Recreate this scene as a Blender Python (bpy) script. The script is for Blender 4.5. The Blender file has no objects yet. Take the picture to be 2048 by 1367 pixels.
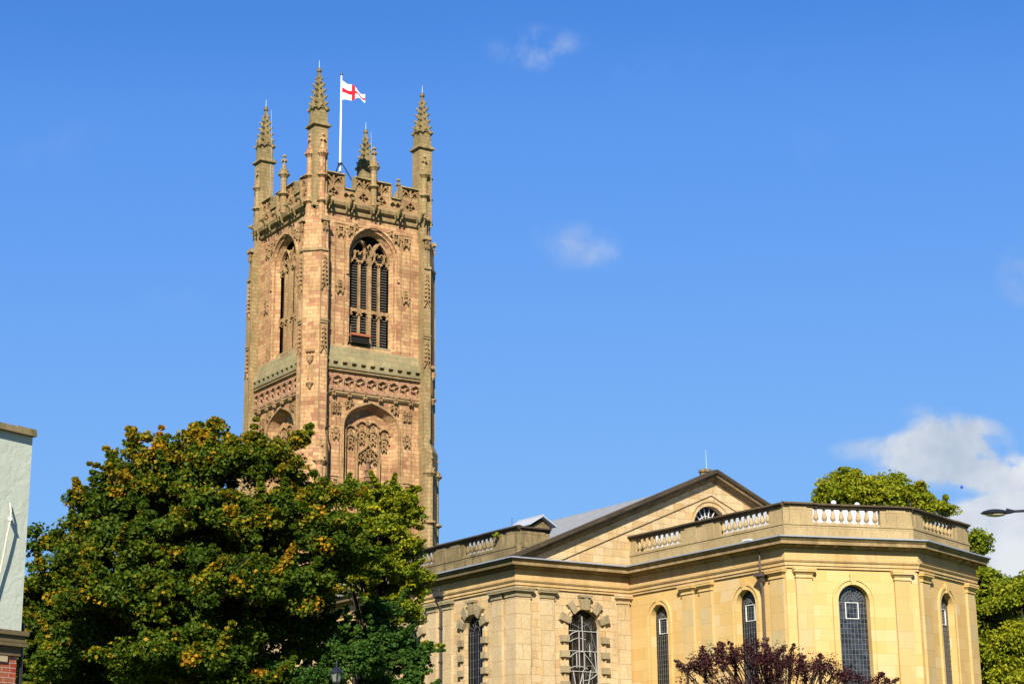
import bpy, math, random
import numpy as np
from mathutils import Vector, Matrix

random.seed(7)
sc = bpy.context.scene
col = sc.collection
PI = math.pi
D = PI/180

# ---------------------------------------------------------------- camera
FPX = 3650.0                        # focal length in pixels of the 2048 px wide photograph
AZ = 33.7*D                         # heading, clockwise from +Y
PITCH, ROLL = 15.04*D, -0.57*D
EYE = Vector((0, 0, 1.6))
_h = Vector((math.sin(AZ), math.cos(AZ), 0))
_r = Vector((math.cos(AZ), -math.sin(AZ), 0))
_z = Vector((0, 0, 1))
FW = _h*math.cos(PITCH)+_z*math.sin(PITCH)
_u = _z*math.cos(PITCH)-_h*math.sin(PITCH)
RT = _r*math.cos(ROLL)+_u*math.sin(ROLL)
UP = _u*math.cos(ROLL)-_r*math.sin(ROLL)
cam_d = bpy.data.cameras.new('camera')
cam_d.sensor_width = 36
cam_d.lens = FPX/2048*36
cam_d.clip_start = 0.1
cam_d.clip_end = 20000
cam = bpy.data.objects.new('camera', cam_d)
M = Matrix((RT, UP, -FW)).transposed().to_4x4()
M.translation = EYE
cam.matrix_world = M
col.objects.link(cam)
sc.camera = cam

def ray(x, y):
    return RT*((x-1024)/FPX)+UP*((683.5-y)/FPX)+FW
def at(x, y, dist):
    """point seen at photo pixel x, y, lying dist metres ahead of the camera over the ground"""
    d = ray(x, y)
    return EYE+d*(dist/d.dot(_h))

# ---------------------------------------------------------------- sun, sky, exposure
LD = Vector((0.82, 1.0, -0.86)).normalized()      # direction the sunlight travels
sun_d = bpy.data.lights.new('sun', 'SUN')
sun_d.energy = 5.0
sun_d.angle = 0.5*D
sun_d.color = (1.0, 0.93, 0.80)
sun = bpy.data.objects.new('sun', sun_d)
sun.rotation_euler = LD.to_track_quat('-Z', 'Y').to_euler()
sun.location = (-60, -60, 90)
col.objects.link(sun)
sc.view_settings.view_transform = 'Standard'
sc.view_settings.look = 'None'
sc.view_settings.gamma = 1
EXPO = 1.22
sc.view_settings.exposure = EXPO

def N(nt, t, **kw):
    n = nt.nodes.new(t)
    for k, v in kw.items():
        if k == 'op': n.operation = v
        elif k == 'blend': n.blend_type = v
        else: setattr(n, k, v)
    return n
def L(nt, a, b): nt.links.new(a, b)
def setin(n, **kw):
    for k, v in kw.items(): n.inputs[k.replace('_', ' ')].default_value = v
def math_(nt, op, a, b=None, clamp=False):
    n = N(nt, 'ShaderNodeMath', op=op); n.use_clamp = clamp
    for i, v in enumerate((a, b)):
        if v is None: continue
        if isinstance(v, (int, float)): n.inputs[i].default_value = v
        else: L(nt, v, n.inputs[i])
    return n.outputs[0]
def vmath(nt, op, a, b=None):
    n = N(nt, 'ShaderNodeVectorMath', op=op)
    for i, v in enumerate((a, b)):
        if v is None: continue
        if isinstance(v, (tuple, Vector)): n.inputs[i].default_value = tuple(v)
        else: L(nt, v, n.inputs[i])
    return n
def mixc(nt, fac, a, b, blend='MIX'):
    n = N(nt, 'ShaderNodeMix', data_type='RGBA', blend_type=blend)
    if isinstance(fac, (int, float)): n.inputs[0].default_value = fac
    else: L(nt, fac, n.inputs[0])
    for i, v in ((6, a), (7, b)):
        if isinstance(v, tuple): n.inputs[i].default_value = (*v[:3], 1)
        else: L(nt, v, n.inputs[i])
    return n.outputs[2]
def ramp(nt, fac, stops, interp='LINEAR'):
    n = N(nt, 'ShaderNodeValToRGB'); n.color_ramp.interpolation = interp
    cr = n.color_ramp
    while len(cr.elements) < len(stops): cr.elements.new(0.5)
    for e, (p, c) in zip(cr.elements, stops):
        e.position = p
        e.color = (*c, 1) if isinstance(c, tuple) else (c, c, c, 1)
    L(nt, fac, n.inputs[0])
    return n.outputs[0]
def maprange(nt, v, a, b, c=0.0, d=1.0, smooth=True):
    n = N(nt, 'ShaderNodeMapRange')
    n.interpolation_type = 'SMOOTHSTEP' if smooth else 'LINEAR'
    L(nt, v, n.inputs[0])
    for i, x in zip((1, 2, 3, 4), (a, b, c, d)): n.inputs[i].default_value = x
    return n.outputs[0]

world = bpy.data.worlds.new('World'); sc.world = world
world.use_nodes = True
wt = world.node_tree
wt.nodes.clear()
wo = N(wt, 'ShaderNodeOutputWorld')
bg = N(wt, 'ShaderNodeBackground'); bg.inputs[1].default_value = 0.105
sky = N(wt, 'ShaderNodeTexSky', sky_type='NISHITA')
sky.sun_disc = False
sky.sun_elevation = math.asin(-LD.z)
sky.sun_rotation = math.atan2(-LD.x, -LD.y)
sky.altitude = 60
sky.air_density = 1.0
sky.dust_density = 0.15
sky.ozone_density = 3.0
hsv = N(wt, 'ShaderNodeHueSaturation'); setin(hsv, Hue=0.503, Saturation=1.18, Value=1.0)
L(wt, sky.outputs[0], hsv.inputs['Color'])
SCL = 0.105*2**EXPO                     # the sky's colour is graded as the photographer's film graded it
pre = N(wt, 'ShaderNodeVectorMath', op='SCALE'); L(wt, hsv.outputs[0], pre.inputs[0]); pre.inputs['Scale'].default_value = 0.105*2**0.12
crv = N(wt, 'ShaderNodeRGBCurve')
for ci, pts in enumerate(([(0, 0), (.088, .073), (.104, .104), (.125, .126), (.203, .186), (.412, .245), (.57, .28), (1, .36)],
                          [(0, 0), (.213, .255), (.248, .312), (.286, .345), (.424, .43), (.708, .515), (.87, .55), (1, .58)],
                          [(0, 0), (.466, .745), (.53, .835), (.585, .87), (.766, .915), (.977, .945), (1, .95)])):
    c = crv.mapping.curves[ci]
    while len(c.points) < len(pts): c.points.new(0.5, 0.5)
    for p, (x, y) in zip(c.points, pts): p.location = (x, y); p.handle_type = 'AUTO_CLAMPED'
crv.mapping.update()
L(wt, pre.outputs[0], crv.inputs['Color'])
post = N(wt, 'ShaderNodeVectorMath', op='SCALE'); L(wt, crv.outputs[0], post.inputs[0]); post.inputs['Scale'].default_value = 1/SCL
tc = N(wt, 'ShaderNodeTexCoord')
dirv = tc.outputs['Generated']
# clouds: soft patches round fixed directions of the sky, broken up with noise
CL = [  # photo px x, y, half width px, half height px, amount
    (1075, 90, 85, 40, 0.24), (1050, 105, 110, 45, 0.10), (1130, 488, 92, 44, 0.27), (1205, 530, 80, 40, 0.12), (2052, 545, 50, 60, 0.34),
    (1900, 895, 98, 52, 1.15), (1800, 897, 115, 26, 0.5), (2030, 955, 80, 30, 0.6), (1930, 945, 190, 30, 0.62),
    (2010, 1090, 150, 70, 1.1), (2080, 1130, 160, 110, 1.0), (1960, 1030, 110, 36, 0.55), (2045, 1015, 60, 26, 0.45), (930, 800, 60, 22, 0.10),
    (100, 290, 220, 60, 0.11), (370, 600, 120, 50, 0.08), (1380, 120, 260, 60, 0.09), (1690, 290, 160, 60, 0.08), (1857, 825, 50, 22, 0.3)]
nz = N(wt, 'ShaderNodeTexNoise'); setin(nz, Scale=30.0, Detail=10.0, Roughness=0.58, Distortion=0.3); L(wt, dirv, nz.inputs['Vector'])
total = None
for (x, y, hw, hh, am) in CL:
    d = ray(x, y).normalized()
    rr = d.cross(Vector((0, 0, 1))).normalized(); uu = rr.cross(d)
    a = vmath(wt, 'DOT_PRODUCT', dirv, tuple(rr*(FPX/hw))).outputs['Value']
    b = vmath(wt, 'DOT_PRODUCT', dirv, tuple(uu*(FPX/hh))).outputs['Value']
    f = vmath(wt, 'DOT_PRODUCT', dirv, tuple(d)).outputs['Value']
    q = math_(wt, 'ADD', math_(wt, 'MULTIPLY', a, a), math_(wt, 'MULTIPLY', b, b))
    g = math_(wt, 'SUBTRACT', 1.0, math_(wt, 'MULTIPLY', q, 0.5), clamp=True)
    g = math_(wt, 'MULTIPLY', g, math_(wt, 'GREATER_THAN', f, 0.0))
    g = math_(wt, 'MULTIPLY', g, am)
    total = g if total is None else math_(wt, 'ADD', total, g)
dens = math_(wt, 'MULTIPLY', math_(wt, 'SUBTRACT', nz.outputs[0], 0.36), 3.0, clamp=True)
mask = math_(wt, 'MULTIPLY', total, math_(wt, 'ADD', dens, 0.12))
mask = maprange(wt, mask, 0.03, 0.56)
nz2 = N(wt, 'ShaderNodeTexNoise'); setin(nz2, Scale=14.0, Detail=6.0, Roughness=0.55); L(wt, dirv, nz2.inputs['Vector'])
ccol = ramp(wt, nz2.outputs[0], [(0.38, tuple(v/SCL for v in (.47, .55, .67))), (0.62, tuple(v/SCL for v in (.83, .85, .87)))])
skyc = mixc(wt, math_(wt, 'MULTIPLY', mask, 0.93), post.outputs[0], ccol)
L(wt, skyc, bg.inputs[0]); L(wt, bg.outputs[0], wo.inputs[0])

# ---------------------------------------------------------------- helpers
def tag(o, label=None, cat=None, group=None, kind=None):
    for k, v in (('label', label), ('category', cat), ('group', group), ('kind', kind)):
        if v: o[k] = v
    return o
def thing(name, label, cat, loc=(0, 0, 0), rz=0, group=None):
    o = bpy.data.objects.new(name, None); col.objects.link(o)
    o.location = loc; o.rotation_euler = (0, 0, rz); o.empty_display_size = 0.3
    return tag(o, label, cat, group)

class MB:
    def __init__(s): s.v = []; s.f = []
    def add(s, vs, fs):
        b = len(s.v); s.v.extend([tuple(v) for v in vs]); s.f.extend([tuple(b+i for i in f) for f in fs])
    def build(s, name, mat, parent=None, smooth=False, label=None):
        used = sorted({i for f in s.f for i in f})
        if len(used) < len(s.v):
            mp = {o: n for n, o in enumerate(used)}; s.v = [s.v[i] for i in used]; s.f = [tuple(mp[i] for i in f) for f in s.f]
        me = bpy.data.meshes.new(name)
        loc = parent_loc(parent)
        me.from_pydata([(x-loc.x, y-loc.y, z-loc.z) for x, y, z in s.v] if loc else s.v, [], s.f)
        me.validate()
        if smooth: me.polygons.foreach_set('use_smooth', [True]*len(me.polygons))
        me.materials.append(mat); me.update()
        o = bpy.data.objects.new(name, me); col.objects.link(o)
        if parent: o.parent = parent
        if label: o['label'] = label
        return o
def parent_loc(p):
    """world origin of a parent (things here are only translated when parts are built in world coordinates)"""
    if p is None: return None
    l = Vector((0, 0, 0))
    while p: l += Vector(p.location); p = p.parent
    return l

class Fr:
    """frame on a wall: u along it, w outward, z up"""
    def __init__(s, o, u, w):
        s.o = Vector((o[0], o[1], 0)); s.u = Vector((u[0], u[1], 0)).normalized(); s.w = Vector((w[0], w[1], 0)).normalized()
    def p(s, u, w, z): q = s.o+s.u*u+s.w*w; return (q.x, q.y, z)
def frame_seg(a, b, side=1):
    u = (Vector(b)-Vector(a)).normalized(); w = Vector((u.y, -u.x))*side
    return Fr(a, u, w)

def box(m, f, u0, u1, w0, w1, z0, z1):
    vs = [f.p(u, w, z) for z in (z0, z1) for u, w in ((u0, w0), (u1, w0), (u1, w1), (u0, w1))]
    m.add(vs, [(0, 1, 2, 3), (4, 5, 6, 7), (0, 1, 5, 4), (1, 2, 6, 5), (2, 3, 7, 6), (3, 0, 4, 7)])
def prism(m, f, pts, w0, w1):
    n = len(pts)
    m.add([f.p(u, w0, z) for u, z in pts]+[f.p(u, w1, z) for u, z in pts],
          [tuple(range(n)), tuple(range(n, 2*n))]+[(i, (i+1) % n, n+(i+1) % n, n+i) for i in range(n)])
def hexa(m, b, t):
    """solid between two quads"""
    m.add(list(b)+list(t), [(0, 1, 2, 3), (4, 5, 6, 7), (0, 1, 5, 4), (1, 2, 6, 5), (2, 3, 7, 6), (3, 0, 4, 7)])
def bar2d(m, f, pts, wd, w0, w1, closed=False):
    """a bar of width wd following a polyline in the wall's plane"""
    n = len(pts); P = [Vector(p) for p in pts]; Lf = []; Rt = []
    for i in range(n):
        if closed: a, b = P[i-1], P[(i+1) % n]
        else: a, b = P[max(i-1, 0)], P[min(i+1, n-1)]
        t = (b-a); t = t.normalized() if t.length > 1e-9 else Vector((1, 0))
        nn = Vector((-t.y, t.x))*wd/2
        Lf.append(P[i]+nn); Rt.append(P[i]-nn)
    vs = []
    for i in range(n):
        vs += [f.p(Lf[i].x, w0, Lf[i].y), f.p(Rt[i].x, w0, Rt[i].y), f.p(Rt[i].x, w1, Rt[i].y), f.p(Lf[i].x, w1, Lf[i].y)]
    fs = []
    for i in range(n if closed else n-1):
        a = 4*i; b = 4*((i+1) % n)
        for k in range(4): fs.append((a+k, b+k, b+(k+1) % 4, a+(k+1) % 4))
    if not closed: fs += [(0, 1, 2, 3), tuple(4*(n-1)+k for k in range(4))]
    m.add(vs, fs)
def plate(m, f, uc, zc, outer, inner, w0, w1, n=32, rot=0):
    """ring plate: outer(t), inner(t) radii; front at w1, walls back to w0"""
    vs = []; fs = []
    for i in range(n):
        t = 2*PI*i/n+rot
        ro, ri = outer(t), inner(t); c, s_ = math.cos(t), math.sin(t)
        vs += [f.p(uc+ro*c, w1, zc+ro*s_), f.p(uc+ri*c, w1, zc+ri*s_), f.p(uc+ri*c, w0, zc+ri*s_), f.p(uc+ro*c, w0, zc+ro*s_)]
    for i in range(n):
        a = 4*i; b = 4*((i+1) % n)
        for k in range(4): fs.append((a+k, b+k, b+(k+1) % 4, a+(k+1) % 4))
    m.add(vs, fs)
def sq(h, h2=None):
    h2 = h2 or h
    return lambda t: min(h/max(abs(math.cos(t)), 1e-6), h2/max(abs(math.sin(t)), 1e-6))
def lobes(r, k=4, d=0.28, ph=0): return lambda t: r*(1-d+d*abs(math.cos(k*(t-ph)/2)))
def circ(r): return lambda t: r
def lathe(m, c, prof, n=12, rot=0.0, axis=None):
    c = Vector(c); vs = []; fs = []
    for r, z in prof:
        for i in range(n):
            a = 2*PI*i/n+rot; vs.append((c.x+r*math.cos(a), c.y+r*math.sin(a), c.z+z))
    for j in range(len(prof)-1):
        for i in range(n): fs.append((j*n+i, j*n+(i+1) % n, (j+1)*n+(i+1) % n, (j+1)*n+i))
    fs.append(tuple(range(n))); fs.append(tuple((len(prof)-1)*n+i for i in range(n)))
    m.add(vs, fs)
def tube(m, pts, rad, n=6):
    P = [Vector(p) for p in pts]; vs = []; fs = []
    if isinstance(rad, (int, float)): rad = [rad]*len(P)
    ref = Vector((0.3, 0.2, 1)).normalized()
    for i, p in enumerate(P):
        t = (P[min(i+1, len(P)-1)]-P[max(i-1, 0)]).normalized()
        a = t.cross(ref)
        if a.length < 1e-3: a = t.cross(Vector((1, 0, 0)))
        a.normalize(); b = t.cross(a)
        for k in range(n):
            q = p+(a*math.cos(2*PI*k/n)+b*math.sin(2*PI*k/n))*rad[i]; vs.append(tuple(q))
    for j in range(len(P)-1):
        for k in range(n): fs.append((j*n+k, j*n+(k+1) % n, (j+1)*n+(k+1) % n, (j+1)*n+k))
    fs.append(tuple(range(n))); fs.append(tuple((len(P)-1)*n+k for k in range(n)))
    m.add(vs, fs)
def blob(m, c, r, rx=1, ry=1, rz=1, n=8, mat=None):
    """small ellipsoid"""
    vs = []; fs = []; c = Vector(c); rows = max(4, n//2)
    for j in range(rows+1):
        ph = PI*j/rows
        for i in range(n):
            a = 2*PI*i/n
            v = Vector((r*rx*math.sin(ph)*math.cos(a), r*ry*math.sin(ph)*math.sin(a), r*rz*math.cos(ph)))
            if mat: v = mat @ v
            vs.append(tuple(c+v))
    for j in range(rows):
        for i in range(n): fs.append((j*n+i, j*n+(i+1) % n, (j+1)*n+(i+1) % n, (j+1)*n+i))
    m.add(vs, fs)
def sweep(m, path, prof, closed=False, side=1, only=None):
    """profile [(out, z)] (a closed loop) swept along a plan path with mitred corners"""
    P = [Vector(p) for p in path]; n = len(P); k = len(prof); vs = []; fs = []
    for i in range(n):
        if closed or 0 < i < n-1:
            a = (P[i]-P[i-1]).normalized(); b = (P[(i+1) % n]-P[i]).normalized()
            na = Vector((a.y, -a.x))*side; nb = Vector((b.y, -b.x))*side
            mv = (na+nb); mv = mv/(1+na.dot(nb))
        else:
            a = (P[1]-P[0] if i == 0 else P[-1]-P[-2]).normalized(); mv = Vector((a.y, -a.x))*side
        for o, z in prof: vs.append((P[i].x+mv.x*o, P[i].y+mv.y*o, z))
    for i in range(n if closed else n-1):
        if only is not None and i not in only: continue
        a = i*k; b = ((i+1) % n)*k
        for j in range(k): fs.append((a+j, a+(j+1) % k, b+(j+1) % k, b+j))
    if not closed and only is None: fs += [tuple(range(k)), tuple((n-1)*k+j for j in range(k))]
    m.add(vs, fs)

def arch(uc, hw, zs, kind='round', rise=None, n=16):
    """points from left springing over to right springing"""
    out = []
    if kind == 'round':
        for i in range(n+1):
            a = PI-PI*i/n; out.append((uc+hw*math.cos(a), zs+hw*math.sin(a)))
    elif kind == 'pointed':
        R = (hw*hw+rise*rise)/(2*hw); cx = -hw+R; h = n//2
        a1 = math.atan2(rise, -cx)
        left = [(cx+R*math.cos(PI+(a1-PI)*i/h), R*math.sin(PI+(a1-PI)*i/h)) for i in range(h+1)]
        out = [(uc+x, zs+z) for x, z in left]+[(uc-x, zs+z) for x, z in reversed(left[:-1])]
    else:                       # four-centred
        h = n//2
        left = []
        for i in range(h+1):
            t = 1-(1-math.cos(i/h*PI/2)) if False else math.cos(i/h*PI/2)
            x = -hw*t; z = rise*(0.62*math.sqrt(max(0, 1-t**4.5))+0.38*(1-t))
            left.append((x, z))
        out = [(uc+x, zs+z) for x, z in left]+[(uc-x, zs+z) for x, z in reversed(left[:-1])]
    return out
def wall(m, f, u0, u1, z0, z1, ops=(), w=0.0):
    """front face of a wall with arched openings; ops: (arch points, sill z)"""
    def q(a, b, c, d): m.add([f.p(a, w, c), f.p(b, w, c), f.p(b, w, d), f.p(a, w, d)], [(0, 1, 2, 3)])
    cur = u0
    for pts, sill in sorted(ops, key=lambda o: o[0][0][0]):
        a, b = pts[0][0], pts[-1][0]
        q(cur, a, z0, z1)
        if sill > z0: q(a, b, z0, sill)
        for (x0, y0), (x1, y1) in zip(pts[:-1], pts[1:]):
            m.add([f.p(x0, w, y0), f.p(x1, w, y1), f.p(x1, w, z1), f.p(x0, w, z1)], [(0, 1, 2, 3)])
        cur = b
    q(cur, u1, z0, z1)
def reveal(m, f, pts, sill, w0, w1, shrink=0.0, uc=None, sillw=True):
    """jambs, arch soffit and sill of an opening from w0 back to w1, splayed inward by shrink"""
    loop = [(pts[0][0], sill)]+list(pts)+[(pts[-1][0], sill)]
    if uc is None: uc = (pts[0][0]+pts[-1][0])/2
    hw = (pts[-1][0]-pts[0][0])/2; s = (hw-shrink)/hw
    zs = pts[0][1]
    ins = [(uc+(x-uc)*s, zs+(z-zs)*s if z > zs else z+(shrink*0.8 if z <= sill+1e-6 else 0)) for x, z in loop]
    n = len(loop); vs = [f.p(x, w0, z) for x, z in loop]+[f.p(x, w1, z) for x, z in ins]
    fs = [(i, i+1, n+i+1, n+i) for i in range(n-1)]
    if sillw: fs.append((n-1, 0, n, 2*n-1))
    m.add(vs, fs)
    return ins
def fill(m, f, loop, w):
    m.add([f.p(x, w, z) for x, z in loop], [tuple(range(len(loop)))])

# ---------------------------------------------------------------- materials
def newmat(name, rough=0.8, spec=0.3):
    m = bpy.data.materials.new(name); m.use_nodes = True
    nt = m.node_tree; b = nt.nodes['Principled BSDF']
    b.inputs['Roughness'].default_value = rough
    b.inputs['Specular IOR Level'].default_value = spec
    return m, nt, b
def plain(name, c, rough=0.6, spec=0.4, metal=0.0, noise=0.0, nscale=3.0, bump=0.0):
    c = tuple(v*0.82 for v in c)
    m, nt, b = newmat(name, rough, spec); b.inputs['Metallic'].default_value = metal
    if noise:
        g = N(nt, 'ShaderNodeNewGeometry'); z = N(nt, 'ShaderNodeTexNoise'); setin(z, Scale=nscale, Detail=6.0, Roughness=0.6)
        L(nt, g.outputs['Position'], z.inputs['Vector'])
        L(nt, mixc(nt, math_(nt, 'MULTIPLY', z.outputs[0], 1.0), tuple(x*(1-noise) for x in c), tuple(min(1, x*(1+noise)) for x in c)), b.inputs['Base Color'])
        if bump:
            bp = N(nt, 'ShaderNodeBump'); setin(bp, Strength=1.0, Distance=bump); L(nt, z.outputs[0], bp.inputs['Height']); L(nt, bp.outputs[0], b.inputs['Normal'])
    else: b.inputs['Base Color'].default_value = (*c, 1)
    return m
KS = 0.575
def stone(name, stops, bw, bh, mortar=0.012, mcol=(0.16, 0.12, 0.08), stain=0.0, stain_col=(0.09, 0.075, 0.05), stain_scale=1.0, lichen=0.0,
          lichen_col=(0.20, 0.20, 0.07), bump=0.012, rough=0.9, veins=0.0, red=0.0, offset=0.5, grime=0.25, fine=0.45):
    kc = lambda c: tuple(v*KS for v in c)
    stops = [(p, kc(c)) for p, c in stops]; mcol, stain_col, lichen_col = kc(mcol), kc(stain_col), kc(lichen_col)
    m, nt, b = newmat(name, rough, 0.15)
    g = N(nt, 'ShaderNodeNewGeometry')
    pos = g.outputs['Position']
    T = vmath(nt, 'CROSS_PRODUCT', (0, 0, 1), g.outputs['True Normal'])
    Tn = vmath(nt, 'NORMALIZE', T.outputs[0])
    u = vmath(nt, 'DOT_PRODUCT', pos, Tn.outputs[0]).outputs['Value']
    sp = N(nt, 'ShaderNodeSeparateXYZ'); L(nt, pos, sp.inputs[0])
    wob = N(nt, 'ShaderNodeTexNoise'); setin(wob, Scale=0.35, Detail=1.0); L(nt, pos, wob.inputs['Vector'])
    cmb = N(nt, 'ShaderNodeCombineXYZ')
    L(nt, math_(nt, 'ADD', u, math_(nt, 'MULTIPLY', wob.outputs[0], bw*1.5)), cmb.inputs[0])
    L(nt, sp.outputs[2], cmb.inputs[1])
    br = N(nt, 'ShaderNodeTexBrick'); br.offset = offset; br.offset_frequency = 2; br.squash = 0.78; br.squash_frequency = 3
    setin(br, Scale=1.0, Mortar_Size=mortar, Mortar_Smooth=0.3, Bias=0.0, Brick_Width=bw, Row_Height=bh)
    br.inputs['Color1'].default_value = (0, 0, 0, 1); br.inputs['Color2'].default_value = (1, 1, 1, 1); br.inputs['Mortar'].default_value = (0.5, 0.5, 0.5, 1)
    L(nt, cmb.outputs[0], br.inputs['Vector'])
    c = ramp(nt, br.outputs['Color'], stops)
    nf = N(nt, 'ShaderNodeTexNoise'); setin(nf, Scale=9.0, Detail=7.0, Roughness=0.65); L(nt, pos, nf.inputs['Vector'])
    c = mixc(nt, 0.55, c, ramp(nt, nf.outputs[0], [(0.25, 1-fine), (0.75, 1+fine*0.8)]), 'MULTIPLY')
    nl = N(nt, 'ShaderNodeTexNoise'); setin(nl, Scale=0.5, Detail=5.0, Roughness=0.6); L(nt, pos, nl.inputs['Vector'])
    c = mixc(nt, grime, c, ramp(nt, nl.outputs[0], [(0.35, (0.45, 0.38, 0.28)), (0.6, (1.1, 1.08, 1.0))]), 'MULTIPLY')
    if veins:
        wv = N(nt, 'ShaderNodeTexWave'); setin(wv, Scale=1.2, Distortion=9.0, Detail=3.0, Detail_Scale=1.4); 
        off = N(nt, 'ShaderNodeVectorMath', op='ADD'); L(nt, pos, off.inputs[0])
        sc_ = N(nt, 'ShaderNodeVectorMath', op='SCALE'); L(nt, br.outputs['Color'], sc_.inputs[0]); sc_.inputs['Scale'].default_value = 9.0
        L(nt, sc_.outputs[0], off.inputs[1]); L(nt, off.outputs[0], wv.inputs['Vector'])
        c = mixc(nt, math_(nt, 'MULTIPLY', ramp(nt, wv.outputs['Fac'], [(0.62, 0.0), (0.9, 1.0)]), veins), c, (0.38, 0.25, 0.11))
    if red:
        nr = N(nt, 'ShaderNodeTexNoise'); setin(nr, Scale=0.9, Detail=2.0); L(nt, pos, nr.inputs['Vector'])
        c = mixc(nt, math_(nt, 'MULTIPLY', maprange(nt, nr.outputs[0], 0.62, 0.8), red), c, (0.42, 0.16, 0.07))
    if stain:
        mp = N(nt, 'ShaderNodeMapping'); mp.inputs['Scale'].default_value = (1.6*stain_scale, 1.6*stain_scale, 0.35*stain_scale); L(nt, pos, mp.inputs[0])
        ns = N(nt, 'ShaderNodeTexNoise'); setin(ns, Scale=1.0, Detail=8.0, Roughness=0.7); L(nt, mp.outputs[0], ns.inputs['Vector'])
        c = mixc(nt, math_(nt, 'MULTIPLY', maprange(nt, ns.outputs[0], 0.45, 0.68), stain), c, stain_col)
    if lichen:
        no = N(nt, 'ShaderNodeTexNoise'); setin(no, Scale=1.7, Detail=9.0, Roughness=0.7); L(nt, pos, no.inputs['Vector'])
        c = mixc(nt, math_(nt, 'MULTIPLY', maprange(nt, no.outputs[0], 0.38, 0.62), lichen), c, lichen_col)
    c = mixc(nt, math_(nt, 'MULTIPLY', br.outputs['Fac'], 0.9), c, mcol)
    L(nt, c, b.inputs['Base Color'])
    h = math_(nt, 'SUBTRACT', math_(nt, 'MULTIPLY', nf.outputs[0], 0.6), br.outputs['Fac'])
    bp = N(nt, 'ShaderNodeBump'); setin(bp, Strength=0.8, Distance=bump); L(nt, h, bp.inputs['Height']); L(nt, bp.outputs[0], b.inputs['Normal'])
    return m

TS = [(0.0, (0.48, 0.235, 0.125)), (0.12, (0.66, 0.385, 0.195)), (0.45, (0.73, 0.455, 0.24)), (0.70, (0.69, 0.405, 0.21)), (0.84, (0.56, 0.28, 0.165)), (1.0, (0.43, 0.195, 0.12))]
M_tower = stone('tower_sandstone', TS, 0.62, 0.33, 0.013, (0.19, 0.11, 0.055), stain=0.45, stain_col=(0.26, 0.16, 0.075), lichen=0.14, lichen_col=(0.32, 0.26, 0.10), red=0.35, grime=0.5)
M_towerg = stone('greened_sandstone', [(0, (0.42, 0.29, 0.14)), (0.5, (0.50, 0.36, 0.18)), (0.85, (0.50, 0.31, 0.16)), (1, (0.40, 0.24, 0.12))], 0.6, 0.33, 0.010, (0.14, 0.10, 0.05),
                 stain=0.65, stain_col=(0.17, 0.12, 0.055), lichen=0.45, lichen_col=(0.29, 0.26, 0.10))
M_ledge = stone('green_ledge_stone', [(0, (0.33, 0.27, 0.14)), (1, (0.46, 0.37, 0.20))], 1.1, 0.5, 0.008, (0.16, 0.14, 0.08), stain=0.55, stain_col=(0.42, 0.25, 0.13), lichen=0.6, lichen_col=(0.23, 0.24, 0.13), grime=0.5)
M_carve = stone('carved_sandstone', [(0, (0.52, 0.30, 0.15)), (1, (0.56, 0.37, 0.19))], 0.5, 0.33, 0.006, (0.25, 0.15, 0.08), stain=0.7, stain_col=(0.17, 0.11, 0.055), stain_scale=1.8, lichen=0.2, lichen_col=(0.28, 0.24, 0.09), grime=0.5)
M_frieze = stone('pink_sandstone', [(0, (0.46, 0.24, 0.14)), (1, (0.50, 0.31, 0.18))], 0.8, 0.5, 0.006, (0.2, 0.11, 0.06), stain=0.4, stain_col=(0.26, 0.14, 0.08))
M_pinn = stone('lichened_pinnacle_stone', [(0, (0.32, 0.24, 0.115)), (1, (0.42, 0.31, 0.16))], 0.6, 0.3, 0.010, (0.1, 0.08, 0.04), stain=0.95, stain_col=(0.07, 0.05, 0.025), stain_scale=1.7, lichen=0.5, lichen_col=(0.30, 0.25, 0.09))
M_dark = stone('soot_and_shade_stone', [(0, (0.16, 0.11, 0.06)), (1, (0.22, 0.15, 0.08))], 0.9, 0.3, 0.006, (0.08, 0.06, 0.04), stain=0.4, lichen=0.35)  # sooty stone; also paints shade on the nave cornice and behind chancel balusters
M_nave = stone('nave_ashlar', [(0, (0.58, 0.38, 0.18)), (0.15, (0.66, 0.48, 0.26)), (0.5, (0.72, 0.55, 0.33)), (0.8, (0.72, 0.53, 0.29)), (1, (0.66, 0.44, 0.20))], 0.88, 0.44, 0.009, (0.29, 0.19, 0.09),
               stain=0.38, stain_col=(0.36, 0.24, 0.11), veins=0.3, bump=0.008, grime=0.18, fine=0.3)
M_navep = stone('nave_pilaster_stone', [(0, (0.62, 0.46, 0.25)), (1, (0.70, 0.55, 0.34))], 1.1, 0.84, 0.008, (0.25, 0.17, 0.09), stain=0.25, stain_col=(0.40, 0.29, 0.15), veins=0.45, grime=0.2)
M_chan = stone('chancel_ashlar', [(0, (0.72, 0.46, 0.165)), (0.55, (0.76, 0.51, 0.20)), (0.8, (0.77, 0.53, 0.22)), (0.9, (0.76, 0.54, 0.26)), (1, (0.76, 0.565, 0.30))], 1.35, 0.62, 0.006, (0.44, 0.28, 0.11),
               stain=0.06, stain_col=(0.45, 0.32, 0.15), bump=0.003, grime=0.08, fine=0.12)
M_chanp = stone('chancel_pilaster_stone', [(0, (0.68, 0.45, 0.18)), (0.6, (0.72, 0.50, 0.22)), (1, (0.62, 0.48, 0.25))], 1.3, 0.9, 0.006, (0.35, 0.24, 0.11), stain=0.14, stain_col=(0.42, 0.34, 0.17), bump=0.003, grime=0.12, fine=0.15)
M_ent = stone('entablature_stone', [(0, (0.66, 0.44, 0.18)), (1, (0.74, 0.52, 0.25))], 0.95, 2.2, 0.007, (0.34, 0.23, 0.11), stain=0.42, stain_col=(0.36, 0.22, 0.10), bump=0.004, red=0.3, grime=0.15, fine=0.2)
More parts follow.
